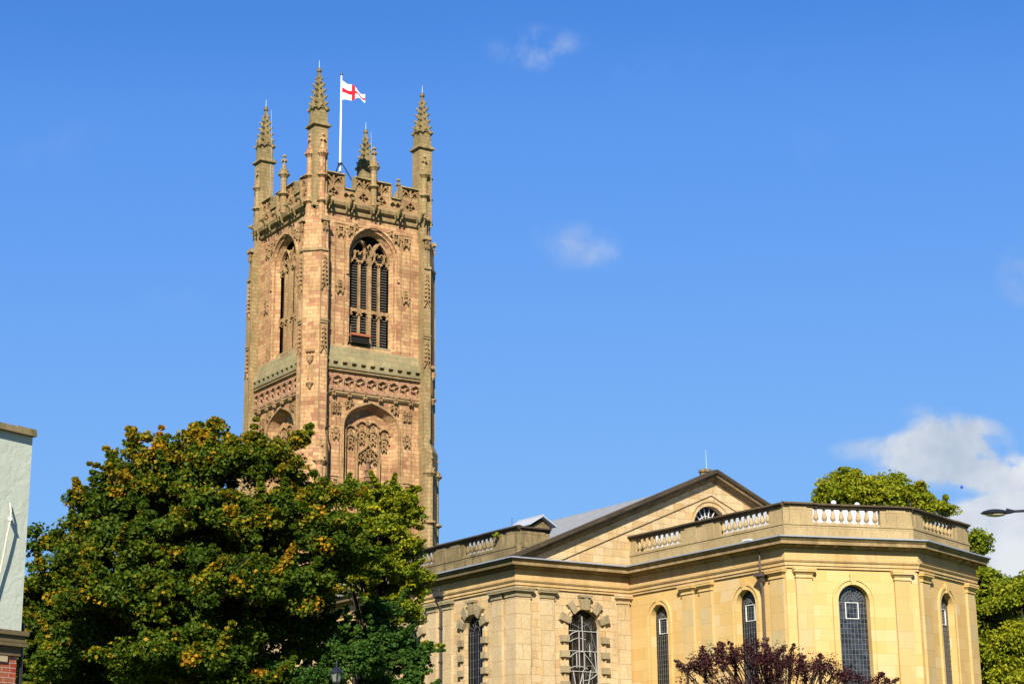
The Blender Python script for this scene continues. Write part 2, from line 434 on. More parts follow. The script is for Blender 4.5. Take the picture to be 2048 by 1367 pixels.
M_corn = stone('weathered_cornice_stone', [(0, (0.36, 0.25, 0.12)), (1, (0.46, 0.33, 0.17))], 0.95, 2.2, 0.008, (0.18, 0.13, 0.07), stain=0.75, stain_col=(0.20, 0.14, 0.07), grime=0.4)
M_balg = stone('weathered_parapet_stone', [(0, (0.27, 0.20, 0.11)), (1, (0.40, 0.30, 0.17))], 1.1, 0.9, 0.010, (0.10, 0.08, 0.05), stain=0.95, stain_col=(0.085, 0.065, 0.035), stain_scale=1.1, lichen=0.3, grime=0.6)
M_balc = stone('chancel_parapet_stone', [(0, (0.46, 0.34, 0.17)), (1, (0.54, 0.41, 0.22))], 1.2, 0.95, 0.006, (0.26, 0.2, 0.1), stain=0.35, stain_col=(0.30, 0.23, 0.11), stain_scale=1.5)
M_rake = stone('sooty_raking_stone', [(0, (0.24, 0.165, 0.085)), (1, (0.33, 0.23, 0.115))], 0.95, 2.2, 0.008, (0.10, 0.07, 0.04), stain=0.8, stain_col=(0.09, 0.065, 0.035), grime=0.5)
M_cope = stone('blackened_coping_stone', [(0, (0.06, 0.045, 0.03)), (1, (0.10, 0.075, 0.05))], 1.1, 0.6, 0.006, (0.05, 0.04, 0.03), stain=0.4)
M_block = stone('grey_rusticated_stone', [(0, (0.36, 0.29, 0.17)), (1, (0.46, 0.37, 0.22))], 3, 3, 0.0, stain=0.55, stain_col=(0.20, 0.16, 0.09), stain_scale=2.0)
M_lead = plain('grey_lead', (0.24, 0.27, 0.31), 0.45, 0.5, 0.0, 0.25, 2.5)
M_roof = plain('white_roof_sheet', (0.36, 0.38, 0.42), 0.5, 0.4, 0.0, 0.12, 1.3)
M_roofg = plain('grey_roof_sheet', (0.19, 0.20, 0.22), 0.5, 0.4, 0.0, 0.2, 1.3)
M_void = plain('dark_interior', (0.012, 0.011, 0.010), 0.9, 0.1)
M_louvre = plain('weathered_louvre_slate', (0.075, 0.066, 0.058), 0.55, 0.4, 0, 0.4, 6)
M_pipe = plain('brown_painted_iron', (0.075, 0.052, 0.045), 0.5, 0.4, 0, 0.3, 6)
M_sooty = plain('sooty_lead', (0.035, 0.032, 0.03), 0.6, 0.3, 0, 0.3, 5)
M_iron = plain('black_painted_iron', (0.012, 0.013, 0.018), 0.35, 0.5)
M_white = plain('white_paint', (0.60, 0.61, 0.62), 0.45, 0.4)
M_whitebar = plain('pale_grey_paint', (0.36, 0.35, 0.32), 0.5, 0.3)
M_frame = plain('dull_white_frame', (0.56, 0.55, 0.53), 0.5, 0.3, 0, 0.2, 9)
M_came = plain('lead_came', (0.13, 0.13, 0.125), 0.5, 0.4)
M_copper = plain('verdigris_copper', (0.35, 0.52, 0.50), 0.5, 0.4)
M_wood = plain('rusty_brown_wood', (0.28, 0.09, 0.04), 0.8, 0.2, 0, 0.5, 9)
def glassmat(name, c, rough=0.08, wav=0.02, spec=0.5):
    m, nt, b = newmat(name, rough, spec)
    g = N(nt, 'ShaderNodeNewGeometry'); z = N(nt, 'ShaderNodeTexNoise'); setin(z, Scale=2.2, Detail=3.0); L(nt, g.outputs['Position'], z.inputs['Vector'])
    v = N(nt, 'ShaderNodeTexVoronoi'); setin(v, Scale=4.5); L(nt, g.outputs['Position'], v.inputs['Vector'])
    k = mixc(nt, 0.5, z.outputs[0], v.outputs['Color'])
    L(nt, mixc(nt, 0.9, c, ramp(nt, k, [(0.3, 0.3), (0.75, 2.2)]), 'MULTIPLY'), b.inputs['Base Color'])
    bp = N(nt, 'ShaderNodeBump'); setin(bp, Strength=0.6, Distance=wav); L(nt, v.outputs['Distance'], bp.inputs['Height']); L(nt, bp.outputs[0], b.inputs['Normal'])
    return m
M_glass = glassmat('leaded_glass', (0.008, 0.009, 0.009), 0.12, 0.008, 0.22)
M_black = glassmat('dusty_dark_glass', (0.006, 0.006, 0.006), 0.45, 0.0, 0.06)
M_glassb = glassmat('bluish_leaded_glass', (0.016, 0.019, 0.024), 0.1, 0.01, 0.4)
M_stain = glassmat('dark_stained_glass', (0.012, 0.010, 0.008), 0.35, 0.01, 0.1)

# ---------------------------------------------------------------- ground and streets
def sheet(name, pts, z, mat):
    m = MB(); m.add([(x, y, z) for x, y in pts], [tuple(range(len(pts)))])
    return tag(m.build(name, mat), kind='structure')
M_grass, nt, b = newmat('mown_grass', 0.95, 0.1)
g = N(nt, 'ShaderNodeNewGeometry'); z = N(nt, 'ShaderNodeTexNoise'); setin(z, Scale=0.7, Detail=10.0, Roughness=0.7); L(nt, g.outputs['Position'], z.inputs['Vector'])
L(nt, ramp(nt, z.outputs[0], [(0.3, (0.035, 0.06, 0.015)), (0.7, (0.09, 0.13, 0.035))]), b.inputs['Base Color'])
M_asph = plain('asphalt', (0.05, 0.05, 0.052), 0.85, 0.2, 0, 0.3, 18, 0.004)
M_pave = stone('paving_slabs', [(0, (0.26, 0.24, 0.21)), (1, (0.33, 0.30, 0.26))], 0.6, 0.6, 0.01)
sheet('ground', [(-4000, -4000), (4000, -4000), (4000, 4000), (-4000, 4000)], 0.0, M_grass)
def strip(name, d0, d1, z, mat, z0=None):
    """a band across the view between d0 and d1 metres ahead"""
    def q(d, s): return (_h.x*d+_r.x*s, _h.y*d+_r.y*s)
    return sheet(name, [q(d0, -150), q(d0, 150), q(d1, 150), q(d1, -150)], z, mat)
strip('road', 8, 20, 0.004, M_asph)
m = MB(); fr = Fr((0, 0), (_r.x, _r.y), (_h.x, _h.y)); box(m, fr, -150, 150, 3, 8, -0.1, 0.12); tag(m.build('near_pavement', M_pave), kind='structure')
m = MB(); box(m, fr, -150, 150, 20, 27, -0.1, 0.12); tag(m.build('far_pavement', M_pave), kind='structure')
m = MB(); box(m, fr, -150, 150, 13.95, 14.05, 0.004, 0.008); tag(m.build('road_marking', M_white), kind='structure')

# ================================================================ BELL TOWER
TX, TY, H = 71.5, 133.8, 6.3            # centre and half width over the corner piers
WP = 5.45                               # half width to the wall planes
tower = thing('bell_tower', 'tall pinnacled medieval sandstone bell tower rising behind the trees', 'church tower', (TX, TY, 0))
FE = Fr((TX, TY-WP), (1, 0), (0, -1))   # east-looking face (right one in the picture)
FS = Fr((TX-WP, TY), (0, -1), (-1, 0))  # left one in the picture
FN = Fr((TX+WP, TY), (0, 1), (1, 0))
FWst = Fr((TX, TY+WP), (-1, 0), (0, 1))
UW = 4.75                               # wall half width between the piers
BW = dict(hw=2.3, zs=48.35, rise=2.6, sill=40.45)      # belfry window, outer order
BL = dict(hw=2.55, zs=33.6, rise=2.2, sill=26.0)       # blind window

def boss(m, f, u, z, r, w0=0.0, w1=0.2, k=4):
    """carved leafy tracery panel head"""
    plate(m, f, u, z, lambda t: r*(0.86+0.14*math.cos(8*t)), lobes(r*0.62, k, 0.45, PI/4), w0, w1, 24)
    blob(m, f.p(u, w1*0.7, z), r*0.2, 1, 1, 1, 6)
    prism(m, f, [(u-r*0.8, z-r*0.7), (u-r*0.2, z-r*0.8), (u-r*0.55, z-r*1.5)], w0, w1)
    prism(m, f, [(u+r*0.2, z-r*0.8), (u+r*0.8, z-r*0.7), (u+r*0.55, z-r*1.5)], w0, w1)
def crocket_panel(m, f, u, z0, z1, hw, w):
    """narrow gablet with leafy crockets"""
    bar2d(m, f, [(u-hw, z0), (u, z0+hw*1.9), (u+hw, z0)], 0.10, 0, w)
    zz = z0+hw*1.9
    while zz < z1:
        k = 1-(zz-z0)/(z1-z0)*0.6
        for s in (-1, 1):
            blob(m, f.p(u+s*hw*0.5*k, w*0.6, zz), 0.15*k+0.03, 1, 1, 0.8, 6)
        blob(m, f.p(u, w*0.7, zz+0.15), 0.10, 1, 1, 1.3, 6)
        zz += 0.36
def gargoyle(f, u, z, seed):
    """crouching beast on the cornice"""
    m = MB(); r = random.Random(seed)
    w = f.w; uu = f.u
    def P(a, o, h): return Vector(f.p(u+a, o, z+h))
    s = 1.0
    rot = Matrix.Identity(3)
    # body leaning outwards, head, muzzle, forelegs, haunches
    tube(m, [P(0, 0.0, -0.25), P(0, 0.25, -0.1), P(0, 0.55, 0.1), P(0, 0.8, 0.28), P(0, 0.98, 0.34)], [0.24, 0.26, 0.22, 0.16, 0.13], 8)
    blob(m, P(0, 1.06, 0.38), 0.19, 1, 1, 0.9, 8)
    tube(m, [P(0, 1.1, 0.36), P(0, 1.3, 0.27)], [0.11, 0.07], 6)
    for q in (-1, 1):
        tube(m, [P(q*0.17, 0.62, 0.1), P(q*0.24, 0.8, -0.1), P(q*0.2, 0.72, -0.35)], [0.09, 0.07, 0.08], 6)
        tube(m, [P(q*0.18, 0.2, -0.1), P(q*0.3, 0.45, -0.2), P(q*0.24, 0.35, -0.5)], [0.12, 0.1, 0.08], 6)
        blob(m, P(q*0.14, 1.0, 0.54), 0.06, 1, 1, 1.5, 5)
    m.build('gargoyle', M_pinn, tower)

def tower_face(f, visible=True):
    # lower stage with the blind window
    m = MB(); a = arch(0.1, BL['hw'], BL['zs'], 'four', BL['rise'], 20)
    wall(m, f, -UW-0.9, UW+0.9, 0, 38.0, [(a, BL['sill'])])
    ins = reveal(m, f, a, BL['sill'], 0, -0.75, 0.45)
    fill(m, f, ins, -0.75)
    bw = arch(0.1, BW['hw'], BW['zs'], 'pointed', BW['rise'], 20)
    wall(m, f, -UW-0.9, UW+0.9, 38.0, 53.2, [(bw, BW['sill'])])
    m.build('wall', M_tower, tower)
    if not visible:
        ins = reveal(MB(), f, bw, BW['sill'], 0, -0.7, 0.45)
        m = MB(); fill(m, f, ins, -0.7); m.build('louvre_panel', M_louvre, tower)
    # strings, frieze, sloping ledge
    if visible:
        m = MB()
        prof = lambda z0, z1, o: [(0, z0), (o*0.5, z0+0.03), (o, z0+(z1-z0)*0.5), (o, z1-0.05), (0.02, z1+0.06)]
        def run(z0, z1, o, mm): 
            pts = prof(z0, z1, o)
            vs = [f.p(-UW, w, z) for w, z in pts]+[f.p(UW, w, z) for w, z in pts]; n = len(pts)
            mm.add(vs, [(i, (i+1) % n, n+(i+1) % n, n+i) for i in range(n)])
        run(36.12, 36.5, 0.28, m); run(37.98, 38.32, 0.42, m)
        m.build('string_course', M_corn, tower)
        m = MB()                                   # quatrefoil frieze
        n = 9; cw = 2*UW/n
        for i in range(n):
            uc = -UW+cw*(i+0.5); zc = 37.24
            plate(m, f, uc, zc, sq(cw/2, 0.7), lobes(0.52, 6, 0.12, 0.5), 0.0, 0.26, 36)
            for q in range(3):
                a3 = 0.5+q*2*PI/3; bar2d(m, f, [(uc+0.5*math.cos(a3), zc+0.55*math.sin(a3)), (uc+0.28*math.cos(a3+0.5), zc+0.28*math.sin(a3+0.5)), (uc+0.05*math.cos(a3), zc+0.05*math.sin(a3))], 0.09, 0, 0.2)
            for q in range(4):
                a_ = PI/4+q*PI/2
                blob(m, f.p(uc+0.62*math.cos(a_), 0.26, zc+0.72*math.sin(a_)), 0.06, 1, 1, 1, 5)
        m.build('quatrefoil_frieze', M_frieze, tower)
        m = MB()                                   # green weathering with putlog slots
        zA, zB, zC = 38.38, 39.0, 40.3
        ns = 11; sw = 2*UW/ns
        prism_pts = [(0.42, zA), (0.40, zB), (0.0, zC)]
        def wz(z): return 0.40+(zB-z)*0.0 if z < zB else 0.40*(zC-z)/(zC-zB)
        z1, z2 = 38.62, 38.9
        def band(za, zb, u0, u1, wa, wb): m.add([f.p(u0, wa, za), f.p(u1, wa, za), f.p(u1, wb, zb), f.p(u0, wb, zb)], [(0, 1, 2, 3)])
        band(zA, z1, -UW, UW, 0.42, 0.42); band(z2, zB, -UW, UW, 0.42, 0.40); band(zB, zC, -UW, UW, 0.40, 0.0)
        for i in range(ns):
            u0 = -UW+sw*i; ua, ub = u0+sw*0.22, u0+sw*0.78
            band(z1, z2, u0, ua, 0.42, 0.42); band(z1, z2, ub, u0+sw, 0.42, 0.42)
            band(z1, z2, ua, ub, 0.1, 0.1)
            for x in (ua, ub): m.add([f.p(x, 0.42, z1), f.p(x, 0.1, z1), f.p(x, 0.1, z2), f.p(x, 0.42, z2)], [(0, 1, 2, 3)])
            for zz in (z1, z2): m.add([f.p(ua, 0.42, zz), f.p(ub, 0.42, zz), f.p(ub, 0.1, zz), f.p(ua, 0.1, zz)], [(0, 1, 2, 3)])
        m.build('sloping_ledge', M_ledge, tower)
        # belfry window
        win = thing('belfry_window', None, None); win.parent = tower; 
        m = MB(); ins = reveal(m, f, bw, BW['sill'], 0, -0.62, 0.42)
        # moulded outer order (hood and roll)
        hood = arch(0.1, BW['hw']+0.14, BW['zs'], 'pointed', BW['rise']+0.17, 20)
        bar2d(m, f, [(hood[0][0], 46.6)]+hood+[(hood[-1][0], 46.6)], 0.2, 0, 0.14)
        mid = arch(0.1, BW['hw']-0.12, BW['zs'], 'pointed', BW['rise']-0.14, 20)
        bar2d(m, f, [(mid[0][0], 40.8)]+mid+[(mid[-1][0], 40.8)], 0.09, -0.3, -0.1)
        m.build('moulded_surround', M_tower, win)
        ih = BW['hw']-0.42; uc = 0.1; zs = BW['zs']; ir = BW['rise']*(ih/BW['hw'])
        m = MB(); fill(m, f, ins, -1.15); m.build('void', M_void, win)
        m = MB()                                   # tracery and mullions
        sill = BW['sill']+0.34; w0, w1 = -0.80, -0.52
        q4 = ih/2
        for k, wd in ((-1, 0.15), (0, 0.30), (1, 0.15)):
            box(m, f, uc+k*q4-wd/2, uc+k*q4+wd/2, w0, w1+(0.06 if k == 0 else 0), sill, zs-0.15 if k else zs+0.25)
        for s in (-1, 1):                          # sub-arches over each pair of lights
            sa = arch(uc+s*q4, q4, zs-0.15, 'pointed', 1.75, 14)
            bar2d(m, f, sa, 0.17, w0, w1+0.05)
            for t in (-1, 1):                      # light heads
                lc = uc+s*q4+t*q4/2
                la = arch(lc, q4/2-0.04, zs-0.55, 'pointed', 0.5, 10); bar2d(m, f, la, 0.12, w0, w1)
                for c_ in (-1, 1): blob(m, f.p(lc+c_*0.22, w1-0.05, zs-0.3), 0.085, 1, 1, 1, 6)
                box(m, f, lc-0.06, lc+0.06, w0, w1, zs-0.1, zs+(0.75 if t*s > 0 else 1.05)*0.9)
                for q in (-0.25, 0.25):
                    mc = arch(lc+q, 0.19, zs+0.35, 'pointed', 0.3, 8); bar2d(m, f, mc, 0.08, w0, w1)
        bar2d(m, f, [(uc, zs+0.2), (uc-0.3, zs+0.9), (uc-0.7, zs+1.5)], 0.15, w0, w1+0.05)
        bar2d(m, f, [(uc, zs+0.2), (uc+0.3, zs+0.9), (uc+0.72, zs+1.45)], 0.26, w0, w1+0.06)
        bar2d(m, f, [(uc-0.25, zs+0.95), (uc, zs+1.35), (uc+0.25, zs+0.95)], 0.1, w0, w1)
        # transom with cusped heads
        zt = 43.75
        box(m, f, uc-ih, uc+ih, w0, w1-0.02, zt, zt+0.22)
        for i in range(4):
            lc = uc-ih+ih/4+i*ih/2
            ta = arch(lc, ih/4-0.05, zt-0.42, 'round', None, 10); bar2d(m, f, ta, 0.12, w0, w1)
            for c_ in (-1, 1): blob(m, f.p(lc+c_*0.24, w1, zt-0.36), 0.08, 1, 1, 1, 6)
        m.build('tracery', M_carve, win)
        for i in range(4):                         # louvres, one set of slats per light
          for za, zb_ in ((sill+0.1, zt-0.42), (zt+0.2, zs+0.15)):
            lc = uc-ih+ih/4+i*ih/2; hw_ = ih/4-0.07; m = MB(); zz = za
            while zz < zb_:
                if True:
                    vs = [f.p(lc-hw_, -0.78, zz), f.p(lc+hw_, -0.78, zz), f.p(lc+hw_, -1.05, zz+0.2), f.p(lc-hw_, -1.05, zz+0.2)]
                    vt = [Vector(v)+Vector((0, 0, 0.035)) for v in vs]
                    hexa(m, vs, vt)
                zz += 0.235
            m.build('louvre_slats', M_louvre, win)
        m = MB(); prism(m, f, [(uc-ih-0.36, BW['sill']-0.02), (uc+ih+0.36, BW['sill']-0.02), (uc+ih, BW['sill']+0.34), (uc-ih, BW['sill']+0.34)], -0.8, -0.3)
        m.build('sill', M_ledge, win)
        # blind window tracery
        bl = thing('blind_window', None, None); bl.parent = tower
        m = MB(); uc = 0.1; w0, w1 = -0.75, -0.5
        hd = arch(uc, BL['hw']+0.1, BL['zs'], 'four', BL['rise']+0.12, 20)
        bar2d(m, f, [(hd[0][0], 27)]+hd+[(hd[-1][0], 27)], 0.18, 0, 0.12)
        hh = BL['hw']-0.45
        bar2d(m, f, [(uc-hh-0.05, 26.4), (uc-hh-0.05, 33.8)], 0.12, w0, w1+0.15)
        for k in (-1, 0, 1):
            box(m, f, uc+k*hh/2-0.07, uc+k*hh/2+0.07, w0, w1, 26.4 if k else 32.4, 33.9+(0.75 if k == 0 else 0.35))
        for i in range(4):
            lc = uc-hh+hh/4+i*hh/2; top = 33.4 if i in (0, 3) else 33.85
            la = arch(lc, hh/4, top, 'pointed', 0.55, 10); bar2d(m, f, la, 0.1, w0, w1)
            boss(m, f, lc, top-0.25, 0.34, w0, w1-0.04); boss(m, f, lc, top+0.05, 0.22, w0, w1)
            lb = arch(lc, hh/4-0.03, top-0.75, 'pointed', 0.5, 10); bar2d(m, f, lb, 0.08, w0, w1)
            boss(m, f, lc, top-0.95, 0.3, w0, w1-0.05)
        og = [(uc-hh/2, 26.6), (uc-hh/2, 31.2), (uc-hh/2+0.1, 31.65), (uc-0.35, 32.1), (uc-0.1, 32.35), (uc, 32.8), (uc+0.1, 32.35), (uc+0.35, 32.1), (uc+hh/2-0.1, 31.65), (uc+hh/2, 31.2), (uc+hh/2, 26.6)]
        bar2d(m, f, og, 0.13, w0, w1+0.12)
        for s in (-1, 1):
            boss(m, f, uc+s*0.42, 31.55, 0.32, w0, w1); boss(m, f, uc+s*0.72, 31.25, 0.22, w0, w1); boss(m, f, uc+s*0.2, 31.95, 0.22, w0, w1)
        m.build('tracery', M_carve, bl)
        m = MB()                                   # canopy and bracket in the niche
        P = lambda a, o, h: f.p(uc+a, o, h)
        lathe(m, P(0, -0.45, 29.1), [(0.05, 0), (0.22, 0.25), (0.34, 0.3), (0.30, 0.55), (0.38, 0.62), (0.25, 0.7), (0.2, 1.1), (0.3, 1.2), (0.16, 1.3), (0.12, 1.8), (0.2, 1.9), (0.02, 2.3)], 8)
        lathe(m, P(0, -0.45, 27.3), [(0.28, 0), (0.2, 0.5), (0.32, 0.8), (0.3, 1.0), (0.18, 1.15), (0.3, 1.3), (0.15, 1.5)], 8)
        for q in range(7): blob(m, P(random.uniform(-0.35, 0.35), -0.3, 28.2+random.uniform(-0.9, 1.6)), 0.13, 1, 1, 1, 6)
        m.build('niche_canopy', plain_dark_carve, bl)
        for s in (-1, 1):
            m = MB()                               # weathered figure on the jamb panel
            c = (s*hh*0.74)
            tube(m, [P(c, -0.6, 27.2), P(c+0.03, -0.55, 27.8), P(c, -0.5, 28.3), P(c-0.02, -0.5, 28.7), P(c, -0.5, 28.85)], [0.2, 0.24, 0.23, 0.16, 0.08], 8)
            blob(m, P(c, -0.48, 29.0), 0.14, 1, 1, 1.2, 8)
            tube(m, [P(c-0.16, -0.42, 28.6), P(c-0.22, -0.35, 28.3), P(c-0.05, -0.3, 28.15)], 0.06, 6)
            tube(m, [P(c+0.16, -0.42, 28.6), P(c+0.24, -0.35, 28.25), P(c+0.1, -0.3, 28.05)], 0.06, 6)
            m.build('statue', M_carve, bl)
        # carved panels on the wall, thin vertical rolls
        def mk(u, z, r, a0=0.0, a1=0.22):
            q = MB(); boss(q, f, u, z, r, a0, a1); q.build('carved_boss', M_carve, tower)
        m = MB()
        for s in (-1, 1):
            for (u, z, r) in ((s*3.15+0.1, 50.35, 0.42), (s*2.15+0.1, 50.55, 0.42), (s*1.7+0.1, 50.9, 0.22), (s*3.15+0.1, 45.4, 0.42), (s*3.15+0.1, 45.75, 0.25)): mk(u, z, r)
            for (u, z, r) in ((s*3.1, 35.4, 0.2), (s*3.55, 35.4, 0.2), (s*3.1, 34.9, 0.2), (s*3.55, 34.9, 0.2), (s*3.33, 33.0, 0.36), (s*3.33, 33.3, 0.3), (s*2.25, 35.55, 0.28), (s*1.9, 35.75, 0.2), (s*3.33, 29.0, 0.38)): mk(u+0.1, z, r)
            for u, za, zb in ((s*2.72, 40.5, 50.9), (s*3.6, 40.5, 50.9), (s*2.95, 28, 35.9), (s*3.78, 28, 35.9), (s*3.33, 33.4, 35.2)):
                box(m, f, u+0.1-0.04, u+0.1+0.04, 0.0, 0.08, za, zb)
            box(m, f, s*3.33-0.35, s*3.33+0.55, 0, 0.1, 29.45, 29.6)
        bar2d(m, f, [(-3.6, 50.9), (3.8, 50.9)], 0.07, 0, 0.06)
        m.build('panel_mouldings', M_carve, tower)
        for i in range(6):
            u = -3.55+i*1.45
            mk(u, 36.3, 0.2, 0.2, 0.4)
        for i, u in enumerate((-4.55, -2.4, -0.05, 2.3, 4.45)): gargoyle(f, u, 52.45, i)
    # crowning cornice
    m = MB()
    pts = [(0, 51.75), (0.18, 51.8), (0.22, 51.98), (0.12, 52.05), (0.14, 52.25), (0.42, 52.38), (0.5, 52.62), (0.5, 52.72), (0.3, 52.86), (-0.3, 52.95), (-0.3, 51.75)]
    n = len(pts)
    m.add([f.p(-UW-0.7, w, z) for w, z in pts]+[f.p(UW+0.7, w, z) for w, z in pts], [(i, (i+1) % n, n+(i+1) % n, n+i) for i in range(n)]+[tuple(range(n)), tuple(range(n, 2*n))])
    m.build('crowning_cornice', M_corn, tower)
    # pierced battlement: frames, sills, copings and tracery
    bat = thing('battlement', None, None); bat.parent = tower
    z0 = 52.9; ze = 54.0; zm = 55.2; w0, w1 = -0.30, 0.02
    merl = [(-4.7, -2.75), (-1.7, 1.75), (2.8, 4.7)]
    emb = [(-2.75, -1.7), (1.75, 2.8)]
    dia = lambda r: (lambda t: r/(abs(math.cos(t))+abs(math.sin(t))))
    def cope(m, a_, b_, z, ov):
        hexa(m, [f.p(a_-ov, w0-0.12, z), f.p(b_+ov, w0-0.12, z), f.p(b_+ov, w1+0.15, z), f.p(a_-ov, w1+0.15, z)],
             [f.p(a_-ov+0.04, w0-0.02, z+0.15), f.p(b_+ov-0.04, w0-0.02, z+0.15), f.p(b_+ov-0.04, w1+0.04, z+0.15), f.p(a_-ov+0.04, w1+0.04, z+0.15)])
    for a_, b_ in merl:
        m = MB()
        box(m, f, a_, b_, w0, w1, z0, z0+0.1); box(m, f, a_, b_, w0, w1, zm-0.1, zm); box(m, f, a_+0.02, b_-0.02, w0-0.1, w0+0.02, z0, zm-0.02)
        k = 1 if b_-a_ < 2.5 else 2; cw = (b_-a_)/k
        for u in (a_+0.08, b_-0.08): box(m, f, u-0.08, u+0.08, w0-0.05, w1+0.004, z0, zm+0.001)
        for j in range(k):
            u0, u1 = a_+j*cw, a_+(j+1)*cw; uc = (u0+u1)/2; zt = z0+1.12
            box(m, f, u0, u1, w0+0.003, w1-0.003, zt, zt+0.09)
            plate(m, f, uc, z0+0.60, sq(cw/2-0.1, 0.5), dia(0.50), w0, w1-0.01, 32)
            for q in range(4): a4 = q*PI/2+PI/4; bar2d(m, f, [(uc+0.36*math.cos(a4), z0+0.60+0.36*math.sin(a4)), (uc+0.1*math.cos(a4), z0+0.60+0.1*math.sin(a4))], 0.1, w0, w1-0.05)
            box(m, f, uc-0.06, uc+0.06, w0, w1, zt, zm)
            if j: box(m, f, u0-0.08, u0+0.08, w0, w1+0.01, z0, zm)
            for s_ in (-1, 1):
                lc = uc+s_*(cw/4-0.02); hw_ = cw/4-0.1
                box(m, f, lc-hw_, lc+hw_, w0, w1-0.14, zt+0.09, zt+0.5)
                bar2d(m, f, [(lc-hw_, zt+0.45), (lc+hw_*0.1, zm-0.1)], 0.07, w0, w1-0.03); bar2d(m, f, [(lc+hw_, zt+0.45), (lc-hw_*0.1, zm-0.1)], 0.07, w0, w1-0.028)
                bar2d(m, f, [(uc, zm-0.5), (uc+s_*cw*0.42, zm-0.12)], 0.08, w0, w1-0.01)
                blob(m, f.p(lc, w1-0.12, zt+0.52), 0.08, 1, 1, 1, 5)
        m.build('merlon', M_carve, bat)
        m = MB(); cope(m, a_, b_, zm+0.003, 0.08)
        for u, sg in ((a_, -1), (b_, 1)):
            if abs(u) < 4: box(m, f, u-0.02 if sg > 0 else u-0.10, u+0.10 if sg > 0 else u+0.02, w0-0.1, w1+0.11, ze+0.1, zm)
        m.build('merlon_coping', M_pinn, bat)
    for a_, b_ in emb:
        m = MB(); box(m, f, a_, b_, w0, w1, ze-0.1, ze); box(m, f, a_+0.003, b_-0.003, w0-0.097, w0+0.02, z0, ze-0.05); box(m, f, a_, b_, w0, w1-0.004, z0, z0+0.1)
        cw = (b_-a_)/2
        for j in range(2):
            uc = a_+cw*(j+0.5); plate(m, f, uc, z0+0.55, sq(cw/2, 0.47), lobes(0.27, 4, 0.2, 0), w0, w1-0.006, 28)
            for q in range(4): a4 = q*PI/2+PI/4; blob(m, f.p(uc+0.2*math.cos(a4), w1-0.1, z0+0.55+0.3*math.sin(a4)), 0.07, 1, 1, 1, 5)
        m.build('embrasure_panel', M_carve, bat)
        m = MB(); cope(m, a_, b_, ze+0.003, -0.02); m.build('embrasure_coping', M_pinn, bat)

plain_dark_carve = stone('sooty_carved_stone', [(0, (0.17, 0.10, 0.065)), (1, (0.26, 0.16, 0.10))], 2, 2, 0.0, stain=0.5, stain_col=(0.09, 0.06, 0.04))
tower_face(FE); tower_face(FS); tower_face(FN, False); tower_face(FWst, False)

def frust(m, f, u0, u1, w0, w1, z0, z1, e):
    """block whose top is drawn in by e"""
    hexa(m, [f.p(u0, w0, z0), f.p(u1, w0, z0), f.p(u1, w1, z0), f.p(u0, w1, z0)], [f.p(u0+e, w0+e, z1), f.p(u1-e, w0+e, z1), f.p(u1-e, w1-e, z1), f.p(u0+e, w1-e, z1)])
def oct_shaft(m, c, r, z0, z1, rings):
    lathe(m, (c[0], c[1], 0), [(r, z0), (r, z1)], 8, PI/8)
    for z in rings: lathe(m, (c[0], c[1], 0), [(r, z-0.22), (r*1.3, z-0.14), (r*1.85, z-0.03), (r*1.9, z+0.06), (r*1.2, z+0.2)], 12)
def small_cap(m, c, r, z):
    """crenellated cap, little spire and cross-shaped finial"""
    lathe(m, (c[0], c[1], 0), [(r, z-0.3), (r*1.5, z-0.12), (r*1.95, z), (r*1.95, z+0.1), (r*1.4, z+0.15), (r*1.4, z+0.38), (r*0.95, z+0.4), (r*0.35, z+1.15), (r*0.3, z+1.45)], 8, PI/8)
    for k in range(8):
        a = k*PI/4; blob(m, (c[0]+r*1.25*math.cos(a), c[1]+r*1.25*math.sin(a), z+0.42), 0.07, 1, 1, 1.4, 5)
    for k in range(4):
        a = k*PI/2+PI/8; blob(m, (c[0]+r*0.75*math.cos(a), c[1]+r*0.75*math.sin(a), z+1.32), 0.12, 1, 1, 1, 6)
    lathe(m, (c[0], c[1], 0), [(r*0.55, z+1.2), (r*0.35, z+1.35), (r*0.3, z+1.6), (r*0.7, z+1.68), (r*0.6, z+1.78), (r*0.2, z+1.92)], 6)

